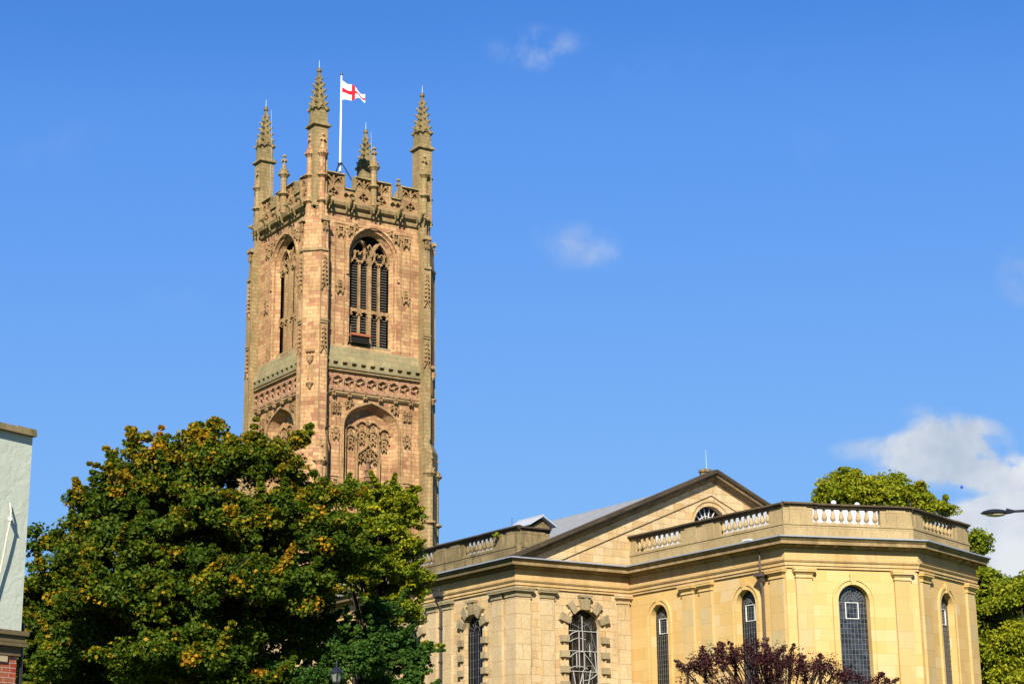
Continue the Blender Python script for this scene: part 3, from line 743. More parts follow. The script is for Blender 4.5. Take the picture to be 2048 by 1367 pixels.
def corner(sx, sy):
    """corner pier with the chamfered outer angle, its shafts and its great pinnacle"""
    def Q(a, b): return (TX+sx*a, TY+sy*b)
    def pier(m, h, c, p, z0, z1, h2=None, c2=None):
        def ring(h, c, p):
            i = WP-0.3
            return [Q(h, h-c), Q(h, h-c-p), Q(i, h-c-p), Q(i, i), Q(h-c-p, i), Q(h-c-p, h), Q(h-c, h)]
        def ring2(h, c, p):
            i = WP-0.35
            return [Q(h-c, h), Q(h, h-c), Q(h, h-c-p), Q(i, h-c-p), Q(h-c-p, i), Q(h-c-p, h)]
        a = ring2(h, c, p); b_ = ring2(h2 or h, c2 or c, p if h2 is None else p+0.0)
        n = len(a)
        m.add([(x, y, z0) for x, y in a]+[(x, y, z1) for x, y in b_], [(i, (i+1) % n, n+(i+1) % n, n+i) for i in range(n)]+[tuple(range(n)), tuple(range(n, 2*n))])
    but = thing('buttress', None, None); but.parent = tower
    mat = M_tower if (sx, sy) == (-1, -1) else M_towerg
    m = MB()
    pier(m, 6.95, 1.5, 0.62, 0, 23.9); pier(m, 6.95, 1.5, 0.62, 23.9, 24.4, 6.62, 1.35); pier(m, 6.62, 1.35, 0.62, 24.4, 32.2); pier(m, 6.62, 1.35, 0.62, 32.2, 32.9, 6.3, 1.1)
    pier(m, 6.3, 1.1, 0.62, 32.9, 48.0); pier(m, 6.3, 1.1, 0.62, 48.2, 50.3, 6.22, 1.05)
    pier(m, 6.22, 1.05, 0.62, 50.3, 51.4, 5.85, 0.85); pier(m, 5.85, 0.85, 0.5, 51.4, 53.2)
    m.build('pier', mat, but)
    m = MB()
    pier(m, 6.42, 1.15, 0.68, 47.98, 48.2); 
    fe = Fr((TX+sx*6.3, TY), (0, -sx*1.0), (sx, 0)) if True else None
    # frames on the two outer panels: one on the face looking along x, one along y
    fx = Fr((TX+sx*6.3, TY), (0, 1), (sx, 0)); ux = sy*(6.3-1.1-0.31)
    fy = Fr((TX, TY+sy*6.3), (1, 0), (0, sy)); uy = sx*(6.3-1.1-0.31)
    g2 = MB()
    for f, u in ((fx, ux), (fy, uy)):
        box(m, f, u-0.36, u+0.36, 0, 0.14, 42.0, 42.18); box(m, f, u-0.33, u+0.33, 0.002, 0.08, 41.8, 42.0)
        frust(m, f, u-0.42, u+0.42, -0.1, 0.22, 50.55, 50.95, 0.12)
        box(m, f, u-0.04, u+0.04, 0, 0.06, 48.3, 49.8)
        g2 = MB(); boss(g2, f, u, 50.25, 0.27, 0, 0.12); boss(g2, f, u-0.14, 49.95, 0.14, 0, 0.12); boss(g2, f, u+0.14, 49.95, 0.14, 0, 0.12)
        g2.build('carved_panel_head', M_carve, but)
        for za, zb_ in ((44.6, 47.4), (39.3, 41.6)): g2 = MB(); crocket_panel(g2, f, u, za, zb_, 0.32, 0.14); g2.build('crocketed_gablet', M_carve, but)
        for q in (-0.34, 0.34): box(m, f, u+q-0.03, u+q+0.03, 0, 0.06, 33.2, 47.9)
    # bracket and canopy on the chamfered face
    dg = Vector((sx, sy)).normalized(); dn = Vector((-dg.y, dg.x))
    c0 = Vector(Q(6.3-0.55, 6.3-0.55))
    fd = Fr(c0, dn, dg)
    g2 = MB()
    lathe(g2, fd.p(0, 0.05, 38.9), [(0.1, -0.5), (0.24, -0.3), (0.3, 0.0), (0.32, 0.15), (0.24, 0.2)], 8)
    g3 = MB(); lathe(g3, fd.p(0, 0.05, 36.7), [(0.1, -0.4), (0.25, -0.1), (0.34, 0.0), (0.34, 0.1)], 8); g3.build('niche_bracket', M_carve, but)
    for q in (-0.25, 0, 0.25): blob(g2, fd.p(q, 0.1, 39.5), 0.16, 1, 1, 1.3, 6)
    for q in (-0.16, 0.16): box(g2, fd, q-0.1, q+0.1, 0, 0.06, 37.1, 38.4)
    m.build('offset_moulding', M_corn, but); g2.build('niche_canopy', M_carve, but)
    # engaged shafts of the lower stage
    m = MB()
    for a_, b_ in ((6.62-1.5, 6.62-0.15), (6.62-0.15, 6.62-1.5)):
        m = MB(); c = Q(a_, b_); oct_shaft(m, c, 0.30, 20, 30.2, (26.2, 22.3)); small_cap(m, c, 0.30, 30.3); m.build('engaged_shaft', mat, but)
    m = MB(); pc = Q(5.1, 5.1)
    f = Fr((TX+sx*6.6, TY+sy*6.6), (1, 0), (0, 1))
    # upper shafts beside the pinnacle
    for a_, b_ in ((5.7, 4.95), (4.95, 5.7)):
        sh = MB(); c = Q(a_, b_); oct_shaft(sh, c, 0.27, 51.0, 56.5, (52.45, 54.7)); small_cap(sh, c, 0.27, 56.6); sh.build('octagonal_shaft', mat if (sx, sy) != (-1, -1) else M_tower, but)
    # great pinnacle
    pin = thing('pinnacle', None, None); pin.parent = tower
    F0 = Fr(pc, (1, 0), (0, -1)); s = 0.62
    m = MB(); box(m, F0, -s, s, -s, s, 52.0, 59.0); m.build('shaft', mat if (sx, sy) != (-1, -1) else M_towerg, pin)
    m = MB()
    frust(m, F0, -s-0.0, s+0.0, -s-0.0, s+0.0, 59.0, 59.12, -0.2); box(m, F0, -s-0.2, s+0.2, -s-0.2, s+0.2, 59.12, 59.24); frust(m, F0, -s-0.2, s+0.2, -s-0.2, s+0.2, 59.24, 59.5, 0.22)
    s2 = 0.56
    frust(m, F0, -s2-0.02, s2+0.02, -s2-0.02, s2+0.02, 59.45, 60.9, 0.02)
    for k in range(4):                            # gablets on the four sides
        a = k*PI/2; g = Fr(pc, (math.cos(a), math.sin(a)), (math.sin(a), -math.cos(a)))
        prism(m, g, [(-0.5, 60.55), (-0.36, 60.55), (0, 61.0), (0.36, 60.55), (0.5, 60.55), (0, 61.45)], s2-0.1, s2+0.16)
        for q in (-1, 1): blob(m, g.p(q*0.55, s2+0.12, 60.72), 0.13, 1, 1, 0.9, 6); 
        prism(m, g, [(-s2-0.1, 60.75), (s2+0.1, 60.75), (s2+0.1, 60.87), (-s2-0.1, 60.87)], s2-0.1, s2+0.1)
    m.build('moulded_cap', M_pinn, pin)
    m = MB()
    hexa(m, [F0.p(a_, b_, 60.85) for a_, b_ in ((-0.48, -0.48), (0.48, -0.48), (0.48, 0.48), (-0.48, 0.48))], [F0.p(a_, b_, 64.1) for a_, b_ in ((-0.1, -0.1), (0.1, -0.1), (0.1, 0.1), (-0.1, 0.1))])
    for j, z in enumerate((61.25, 61.85, 62.45, 63.0)):      # crockets climbing the edges
        k_ = 0.48-(z-60.85)/3.25*0.38
        for qa in (-1, 1):
            for qb in (-1, 1):
                e = k_+0.10
                tube(m, [F0.p(qa*k_*0.8, qb*k_*0.8, z-0.15), F0.p(qa*e, qb*e, z+0.02), F0.p(qa*(e+0.07), qb*(e+0.07), z+0.18)], [0.12, 0.10, 0.04], 5)
        for a_, b_ in ((1, 0), (-1, 0), (0, 1), (0, -1)):
            blob(m, F0.p(a_*(k_+0.03), b_*(k_+0.03), z+0.25), 0.11, 1, 1, 1.3, 6)
    for z, r in ((63.55, 0.26),):
        for k in range(4):
            a = k*PI/2+PI/4; tube(m, [F0.p(0, 0, z-0.12), F0.p(r*math.cos(a), r*math.sin(a), z), F0.p((r+0.1)*math.cos(a), (r+0.1)*math.sin(a), z+0.14)], [0.12, 0.1, 0.04], 5)
        lathe(m, F0.p(0, 0, z), [(0.2, -0.28), (0.22, -0.2), (0.12, -0.12)], 8)
    lathe(m, F0.p(0, 0, 64.1), [(0.1, 0), (0.2, 0.1), (0.24, 0.2), (0.16, 0.28), (0.2, 0.34), (0.05, 0.5)], 8)
    m.build('crocketed_spirelet', M_pinn, pin)
    m = MB(); tube(m, [F0.p(0, 0, 64.5), F0.p(0, 0, 65.25)], [0.03, 0.015], 5)
    if (sx, sy) != (1, -1) and (sx, sy) != (-1, -1): tube(m, [F0.p(0.3, 0.45, 64.2), F0.p(0.36, 0.6, 61.5), F0.p(0.3, 0.85, 59.3), F0.p(0.3, 0.66, 59.0), F0.p(0.3, 0.66, 55.5)], 0.012, 5)
    m.build('lightning_rod', M_copper, pin)
for sx, sy in ((-1, -1), (1, -1), (-1, 1), (1, 1)): corner(sx, sy)
# mid-side shafts with their finials
for f in (FE, FS, FN, FWst):
    m = MB(); c = f.p(-0.0 if f is not FN else 0.0, 0.22, 0)
    oct_shaft(m, c, 0.27, 52.9, 56.2, (54.6,)); small_cap(m, c, 0.27, 56.35)
    m.build('parapet_pinnacle', M_towerg, tower)
m = MB(); m.add([(TX-5.3, TY-5.3, 53.0), (TX+5.3, TY-5.3, 53.0), (TX+5.3, TY+5.3, 53.0), (TX-5.3, TY+5.3, 53.0)], [(0, 1, 2, 3)]); m.build('tower_roof', M_lead, tower)
m = MB(); f = Fr((TX, TY-6.3), (1, 0), (0, -1)); tube(m, [f.p(-4.35, -0.25, 46.5), f.p(-4.35, -0.25, 33.0), f.p(-4.5, 0.2, 32.7), f.p(-4.5, 0.2, 20)], 0.07, 8)
for z in (45, 42, 39, 36, 34): box(m, f, -4.45, -4.25, -0.35, -0.16, z, z+0.12)
m.build('downpipe', M_dark, tower)

# nesting platform in the belfry window
np_ = thing('nesting_platform', 'shallow wooden tray fixed at the foot of the louvred tower window', 'nest box', (TX-1.0, TY-WP-0.2, 41.0))
fe = Fr((TX-1.0, TY-WP), (1, 0), (0, -1))
m = MB(); box(m, fe, -0.95, 0.85, -0.5, 0.3, 41.35, 41.42); box(m, fe, -0.95, 0.85, 0.27, 0.33, 41.36, 41.56); box(m, fe, -0.95, -0.89, -0.5, 0.27, 41.42, 41.56); m.build('tray', M_wood, np_)
m = MB(); box(m, fe, -0.85, 0.75, -0.5, 0.2, 40.75, 41.33); m.build('backing_panel', M_void, np_)
for u in (-1.0, 0.9):
    m = MB(); tube(m, [fe.p(u, 0.25, 40.7), fe.p(u, 0.15, 41.6), fe.p(u+0.03, 0.1, 42.2)], 0.035, 6); m.build('bracket', M_dark, np_)

# flagpole and flag
fp = at(680, 345, 134*math.cos(AZ)*0+_h.dot(Vector((TX, TY, 0))))
px, py = fp.x, fp.y
pole = thing('flagpole', 'white flagpole standing on top of the bell tower', 'flagpole', (px, py, 53))
m = MB(); tube(m, [(px, py, 53), (px, py, 60), (px, py, 66.9)], [0.12, 0.10, 0.07], 10); m.build('pole', M_white, pole, True)
m = MB(); blob(m, (px, py, 67.0), 0.13, n=10); m.build('ball_finial', M_iron, pole)
m = MB(); lathe(m, (px, py, 58.45), [(0.11, 0), (0.22, 0.05), (0.22, 0.15), (0.11, 0.2)], 10); m.build('stay_collar', M_iron, pole)
for a, b_ in ((-2.6, -1.5), (2.9, -1.7), (1.4, -3.0), (-0.8, 2.5)):
    m = MB(); tube(m, [(px+a*0.06, py+b_*0.06, 58.55), (px+a, py+b_, 53.2)], 0.03, 4); m.build('stay', M_iron, pole)
m_flag, nt, b = newmat('flag_cloth', 0.8, 0.1)
uv = N(nt, 'ShaderNodeUVMap'); sp = N(nt, 'ShaderNodeSeparateXYZ'); L(nt, uv.outputs[0], sp.inputs[0])
cu = math_(nt, 'LESS_THAN', math_(nt, 'ABSOLUTE', math_(nt, 'SUBTRACT', sp.outputs[0], 0.5)), 0.075)
cv = math_(nt, 'LESS_THAN', math_(nt, 'ABSOLUTE', math_(nt, 'SUBTRACT', sp.outputs[1], 0.5)), 0.115)
cc = mixc(nt, math_(nt, 'MAXIMUM', cu, cv), (0.60, 0.60, 0.62), (0.52, 0.015, 0.03))
L(nt, cc, b.inputs['Base Color'])
tr = N(nt, 'ShaderNodeBsdfTranslucent'); L(nt, cc, tr.inputs[0]); mx = N(nt, 'ShaderNodeMixShader'); mx.inputs[0].default_value = 0.3
L(nt, b.outputs[0], mx.inputs[1]); L(nt, tr.outputs[0], mx.inputs[2]); L(nt, mx.outputs[0], nt.nodes['Material Output'].inputs[0])
me = bpy.data.meshes.new('flag'); vs = []; fs = []; uvs = []
nu, nv = 24, 14
def flagp(s, t):
    # s along the fly 0..1, t up the hoist 0..1 ; the cloth sags and folds
    L_ = 2.35
    x = L_*(s*0.86)
    z = 66.45+(t-1)*1.85*(1-0.34*s)-1.35*s**1.1*(0.5+0.5*t)+0.11*math.sin(s*11+t*2.5)*(0.4+s)
    y = 0.26*math.sin(s*7.5+t*1.2)*s**0.5+0.07*math.sin(s*15+t)*s
    return Vector((px+0.1, py, 0))+Vector((x*_r.x, x*_r.y, z))+Vector((y*_h.x, y*_h.y, 0))
for j in range(nv+1):
    for i in range(nu+1): vs.append(tuple(flagp(i/nu, j/nv)))
for j in range(nv):
    for i in range(nu): a = j*(nu+1)+i; fs.append((a, a+1, a+nu+2, a+nu+1))
me.from_pydata(vs, [], fs); ul = me.uv_layers.new(name='UVMap')
for p in me.polygons:
    for li in p.loop_indices:
        vi = me.loops[li].vertex_index; ul.data[li].uv = ((vi % (nu+1))/nu, (vi//(nu+1))/nv)
me.polygons.foreach_set('use_smooth', [True]*len(me.polygons)); me.materials.append(m_flag)
flag = bpy.data.objects.new('flag', me); col.objects.link(flag)
tag(flag, 'white flag with a red cross flying from the tower flagpole', 'flag')

# ================================================================ CHURCH
church = thing('church', 'classical golden stone church with balustraded parapet and pediment', 'church', (71.4, 85.3, 0))
YW = 127.0
S0, E1, C1, C2, C3, E2, N0 = (57.0, 85.3), (65.0, 85.3), (65.0, 71.75), (72.25, 69.4), (79.55, 72.05), (79.55, 85.3), (85.8, 85.3)
FNS = frame_seg((57.0, YW+3.0), S0, 1)      # long side of the nave
FNE = frame_seg(S0, E1, 1)
FCS = frame_seg(E1, C1, 1)
FC2 = frame_seg(C1, C2, 1)
FC3 = frame_seg(C2, C3, 1)
FCN = frame_seg(C3, E2, 1)
FNE2 = frame_seg(E2, N0, 1)
FNN = frame_seg(N0, (85.8, YW), 1)
def seglen(a, b): return (Vector(b)-Vector(a)).length
LNS = YW+3.0-85.3; LC2 = seglen(C1, C2); LC3 = seglen(C2, C3)
ZT = 16.0

def glaze(win, f, uc, hw, zs, z0, w, mat, dx=0.2, dz=0.27):
    m = MB(); pts = arch(uc, hw, zs); fill(m, f, [(uc-hw, z0)]+pts+[(uc+hw, z0)], w-0.02); m.build('glazing', mat, win)
    m = MB(); n = max(3, round(2*hw/dx))
    for i in range(1, n):
        u = uc-hw+2*hw*i/n
        top = zs
        box(m, f, u-0.009, u+0.009, w-0.015, w, z0, top)
    z = z0+dz
    while z < zs+0.01: box(m, f, uc-hw, uc+hw, w-0.012, w+0.003, z-0.009, z+0.009); z += dz
    return m
def fan(m, f, uc, zs, radii, nsp, w, wd=0.018):
    for r in radii: bar2d(m, f, arch(uc, r, zs, 'round', None, 14), wd, w-0.012, w+0.002)
    for i in range(nsp+1):
        a = PI*i/nsp; r0, r1 = radii[0], radii[-1]
        bar2d(m, f, [(uc+r0*math.cos(a), zs+r0*math.sin(a)), (uc+r1*math.cos(a), zs+r1*math.sin(a))], wd, w-0.012, w+0.001)

def chancel_window(f, uc, hw, mat, zs=None, sill=3.2):
    zs = 14.12-hw
    win = thing('window', None, None); win.parent = church
    m = MB(); a = arch(uc, hw, zs, n=20)
    ins = reveal(m, f, a, sill, 0.05, -0.42, 0.02)
    # moulded architrave: two steps
    for d, wd, w1 in ((0.12, 0.24, 0.055), (0.28, 0.12, 0.11)):
        o = arch(uc, hw+d, zs, n=20); bar2d(m, f, [(uc-hw-d, sill-0.1)]+o+[(uc+hw+d, sill-0.1)], wd, -0.02, w1)
    m.build('surround', M_chan, win)
    m = MB(); prism(m, f, [(uc-0.13, zs+hw-0.02), (uc+0.13, zs+hw-0.02), (uc+0.19, zs+hw+0.52), (uc-0.19, zs+hw+0.52)], 0, 0.16); m.build('keystone', M_chan, win)
    m = MB(); box(m, f, uc-hw-0.45, uc+hw+0.45, 0, 0.18, sill-0.28, sill-0.1); m.build('sill', M_chan, win)
    w = -0.3
    m = glaze(win, f, uc, hw, zs, sill, w, mat, 0.2, 0.27)
    fan(m, f, uc, zs, [hw*0.2, hw*0.42, hw*0.64, hw*0.84], 12, w)
    m.build('leading', M_came, win)
    m = MB(); k = 0.36; z1, z0 = zs-0.02, zs-0.86
    bar2d(m, f, [(uc-k, z0), (uc-k, z1), (uc+k, z1), (uc+k, z0)], 0.055, w, w+0.06, True)
    hp = m.build('opening_light', M_frame, win)
def nave_window(f, uc, hw, apex, sill, kind):
    zs = apex-hw
    win = thing('window', None, None); win.parent = church
    m = MB(); a = arch(uc, hw, zs, n=20); reveal(m, f, a, sill, 0.06, -0.3, 0.02)
    o = arch(uc, hw+0.13, zs, n=20); bar2d(m, f, [(uc-hw-0.13, sill)]+o+[(uc+hw+0.13, sill)], 0.26, -0.02, 0.07)
    o = arch(uc, hw+0.31, zs, n=20); bar2d(m, f, [(uc-hw-0.31, sill)]+o+[(uc+hw+0.31, sill)], 0.10, -0.02, 0.12)
    m.build('surround', M_nave, win)
    # rusticated blocks and voussoirs
    k = 0
    z = zs-0.38
    while z > sill-0.2:
        for s in (-1, 1):
            m = MB(); u0, u1 = sorted((uc+s*(hw+0.0), uc+s*(hw+0.58))); frust_w(m, f, u0, u1, 0, 0.24, z-0.42, z, 0.03); m.build('rusticated_block', M_block, win)
        z -= 0.86
    for ang in (22, 54, 126, 158):
        a_ = ang*D; m = MB(); hwid = 0.20
        pts = []
        for r, da in ((hw, -hwid/hw*0.9), (hw+0.70, -hwid/hw*0.72), (hw+0.70, hwid/hw*0.72), (hw, hwid/hw*0.9)):
            pts.append((uc+r*math.cos(a_+da), zs+r*math.sin(a_+da)))
        prism(m, f, pts, 0, 0.24); m.build('voussoir', M_block, win)
    m = MB(); prism(m, f, [(uc-0.28, apex-0.02), (uc+0.28, apex-0.02), (uc+0.36, apex+0.66), (uc-0.36, apex+0.66)], 0, 0.26)
    prism(m, f, [(uc-0.10, apex-0.04), (uc+0.10, apex-0.04), (uc+0.15, apex+0.66), (uc-0.15, apex+0.66)], 0.26, 0.32)
    prism(m, f, [(uc-0.40, apex+0.66), (uc+0.40, apex+0.66), (uc+0.44, apex+0.8), (uc-0.44, apex+0.8)], 0, 0.36)
    m.build('keystone', M_block, win)
    w = -0.18
    if kind == 'stained':
        m = MB(); pts = arch(uc, hw, zs); fill(m, f, [(uc-hw, sill)]+pts+[(uc+hw, sill)], w-0.02); m.build('glazing', M_stain, win)
        m = MB(); ww = dict(w0=w, w1=w+0.07)
        def B(pts, wd=0.036): bar2d(m, f, [(uc+x*hw, zs+z+0.33) for x, z in pts], wd, w, w+0.05)
        def ar(x0, z0, x1, z1, bulge, n=10):
            return [(x0+(x1-x0)*t+0*bulge, z0+(z1-z0)*t+bulge*math.sin(PI*t)) for t in [i/n for i in range(n+1)]]
        for z in (-0.42, -1.55, -2.7, -3.85, -5.0): box(m, f, uc-hw, uc+hw, w, w+0.045, zs+z+0.33-0.018, zs+z+0.33+0.018)
        B([(0.0, -0.42), (0.0, 0.42)]); B([(-0.78, -0.42), (-0.68, 0.12)]); B([(0.95, -6), (0.95, -0.3)], 0.04)
        B(ar(-0.98, -0.85, 0.0, -0.42, 0.14)); B([(-0.2, -0.42), (-0.2, -2.5)]); B([(0.03, -0.42), (0.03, -1.55)]); B([(0.1, -1.6), (0.1, -2.6)]); B([(-0.37, -1.7), (-0.37, -2.5)])
        B(ar(-0.98, -1.2, 0.2, -0.9, 0.2)); B(ar(-0.98, -2.15, 0.1, -1.6, 0.22)); B(ar(-0.98, -2.65, 0.3, -2.55, 0.2))
        B([(0.45, -1.15), (0.47, -1.85)]); B([(0.78, -1.6), (0.86, -2.7)]); B([(0.5, -2.6), (0.3, -3.6)]); B([(-0.6, -2.7), (-0.45, -3.6)]); B([(0.05, -2.6), (-0.3, -3.8)]); B([(0.0, -2.7), (0.02, -3.8)])
        B(ar(0.05, -3.2, 0.9, -2.8, -0.1)); B(ar(0.1, -3.8, 0.95, -3.3, -0.1)); B(ar(-0.9, -4.4, 0.8, -4.2, 0.3)); B(ar(0.1, -1.7, 0.95, -2.9, 0.15), 0.03)
        m.build('outer_tracery_bars', M_whitebar, win)
        m = MB()
        for i in range(1, 5): box(m, f, uc-hw+2*hw*i/5-0.01, uc-hw+2*hw*i/5+0.01, w-0.02, w-0.005, sill, zs+0.3)
        plate(m, f, uc+0.5*hw, zs-0.95, circ(0.24), circ(0.21), w-0.02, w-0.004, 18); plate(m, f, uc+0.45*hw, zs-2.3, circ(0.30), circ(0.27), w-0.02, w-0.003, 18)
        bar2d(m, f, [(uc, zs+0.5), (uc+hw*0.5, zs+0.2), (uc+hw*0.9, zs-1.2)], 0.03, w-0.02, w-0.002); bar2d(m, f, [(uc-hw*0.6, zs+0.3), (uc-0.1, zs+0.1), (uc+hw*0.5, zs+0.4)], 0.03, w-0.02, w-0.002)
        m.build('leading', M_came, win)
    else:
        m = glaze(win, f, uc, hw, zs, sill, w, M_black, 0.3, 0.48)
        fan(m, f, uc, zs, [hw*0.3, hw*0.9], 8, w); m.build('leading', M_came, win)
        m = MB(); box(m, f, uc-0.05, uc+0.05, w, w+0.06, sill, zs); box(m, f, uc+hw*0.45, uc+hw*0.45+0.07, w, w+0.06, sill, zs+0.3); m.build('frame', M_iron, win)
def frust_w(m, f, u0, u1, w0, w1, z0, z1, e):
    hexa(m, [f.p(u0, w0, z0), f.p(u1, w0, z0), f.p(u1, w0, z1), f.p(u0, w0, z1)], [f.p(u0+e, w1, z0+e), f.p(u1-e, w1, z0+e), f.p(u1-e, w1, z1-e), f.p(u0+e, w1, z1-e)])
def pilaster(f, u0, u1, mat, capmat, lc=0, rc=0):
    p = thing('pilaster', None, None); p.parent = church
    m = MB(); d = 0.14; box(m, f, u0, u1, -0.05, d, 0.9, 14.42); box(m, f, u0-0.06, u1+0.06, -0.05, d+0.06, 0, 0.9); m.build('shaft', mat, p)
    m = MB()
    def X(w, o): return (u0-(w-0.132 if lc else o), u1+(w-0.132 if rc else o))
    for o, w, za, zb_ in ((0.05, d+0.06, 14.40, 14.47), (0.01, d+0.03, 14.47, 14.56), (0.16, d+0.20, 14.70, 14.80), (0.18, d+0.225, 14.80, 14.91)):
        a_, b_ = X(w, o); box(m, f, a_, b_, -0.05, w, za, zb_)
    a_, b_ = X(d+0.04, 0.02); a2, b2 = X(d+0.17, 0.14)
    hexa(m, [f.p(a_, -0.05, 14.56), f.p(b_, -0.05, 14.56), f.p(b_, d+0.04, 14.56), f.p(a_, d+0.04, 14.56)], [f.p(a2, -0.05, 14.70), f.p(b2, -0.05, 14.70), f.p(b2, d+0.17, 14.70), f.p(a2, d+0.17, 14.70)])
    m.build('capital', capmat, p)

# walls with their openings
def aop(uc, hw, apex): return arch(uc, hw, apex-hw, n=20)
SW1 = 40.3; BAY = 7.0                        # nave side window centres
sw = [SW1-BAY*1.0*i for i in range(5)]
m = MB(); wall(m, FNS, 3, LNS, 0, ZT, [(aop(u, 0.98, 13.83), 5.0) for u in sw]); wall(m, FNE, 0, 8.0, 0, ZT, [(aop(4.62, 1.12, 13.92), 5.0)])
wall(m, FNE2, 0, 6.25, 0, ZT); wall(m, FNN, 0, YW-85.3, 0, ZT)
m.add([(57, YW, 0), (85.8, YW, 0), (85.8, YW, 21), (57, YW, 18)], [(0, 1, 2, 3)])
m.build('nave_wall', M_nave, church)
m = MB(); wall(m, FCS, 0, 13.55, 0, ZT, [(aop(2.75, 0.77, 14.12), 3.2), (aop(10.3, 0.79, 14.12), 3.2)])
wall(m, FC2, 0, LC2, 0, ZT, [(aop(3.80, 0.90, 14.12), 3.2)]); wall(m, FC3, 0, LC3, 0, ZT, [(aop(3.62, 0.85, 14.12), 3.2)]); wall(m, FCN, 0, 13.25, 0, ZT)
m.build('chancel_wall', M_chan, church)
for u in sw: nave_window(FNS, u, 0.98, 13.83, 5.0, 'plain')
nave_window(FNE, 4.62, 1.12, 13.92, 5.0, 'stained')
chancel_window(FCS, 2.75, 0.77, M_glass); chancel_window(FCS, 10.3, 0.79, M_glass); chancel_window(FC2, 3.80, 0.90, M_glassb); chancel_window(FC3, 3.62, 0.85, M_glassb)
for u0 in (42.38, 37.0, 35.25, 30.4, 28.6, 23.4, 21.6, 16.4, 14.6): pilaster(FNS, u0, u0+1.0, M_navep, M_block)
pilaster(FNS, LNS-0.88, LNS+0.12, M_navep, M_block, 0, 1); pilaster(FNE, -0.12, 0.88, M_navep, M_block, 1, 0)
pilaster(FNE, 1.62, 2.5, M_navep, M_block); pilaster(FNE, 7.0, 7.88, M_navep, M_nave, 0, 0)
for f, u0, u1, a, b_ in ((FCS, 4.98, 5.94, 0, 0), (FCS, 6.54, 7.56, 0, 0), (FCS, 12.4, 13.42, 0, 0), (FC2, 0.5, 1.42, 0, 0), (FC2, 6.2, 7.15, 0, 0), (FC3, 0.32, 1.3, 0, 0), (FC3, 6.35, 7.35, 0, 0)): pilaster(f, u0, u1, M_chanp, M_chan)

PATH_N1 = [(57.0, YW), S0, E1]
PATH = [(57.0, YW), S0, E1, C1, C2, C3, E2, N0, (85.8, YW)]
# entablature, one length per building block: architrave, frieze, cornice, lead
m = MB(); arc = [(-0.3, 14.91), (0.10, 14.91), (0.10, 15.05), (0.16, 15.05), (0.16, 15.22), (0.20, 15.22), (0.26, 15.31), (0.26, 15.35), (0.12, 15.36), (0.12, 15.92), (-0.3, 15.92)]
sweep(m, PATH, arc); m.build('architrave_and_frieze', M_ent, church)
m = MB(); cor = [(-0.3, 15.92), (0.20, 15.92), (0.22, 15.99), (0.34, 16.08), (0.36, 16.13), (0.62, 16.14), (0.62, 16.10), (0.68, 16.10), (0.68, 16.26), (0.74, 16.32), (0.84, 16.43), (0.84, 16.48), (-0.3, 16.55)]
sweep(m, PATH, cor, only=range(1, 8)); m.build('cornice', M_corn, church)
m = MB(); sweep(m, PATH, cor, only=[0]); m.build('cornice', M_dark, church, label='cornice along the side of the nave, dark with soot and painted shadow')  # darker stone paints the shadow under the lead edge along with soot
m = MB(); sweep(m, PATH, [(-0.3, 16.555), (0.875, 16.485), (0.88, 16.51), (-0.3, 16.585)]); sweep(m, PATH, [(0.86, 16.44), (0.885, 16.44), (0.885, 16.512), (0.86, 16.508)]); m.build('lead_flashing', M_lead, church)
for f, ln in ((FC2, LC2), (FC3, LC3)):
    k = 7
    for i in range(k): u = 0.6+(ln-1.2)*i/(k-1); m = MB(); box(m, f, u-0.12, u+0.12, 0.121, 0.50, 16.03, 16.135); m.build('cornice_bracket', M_ent, church)

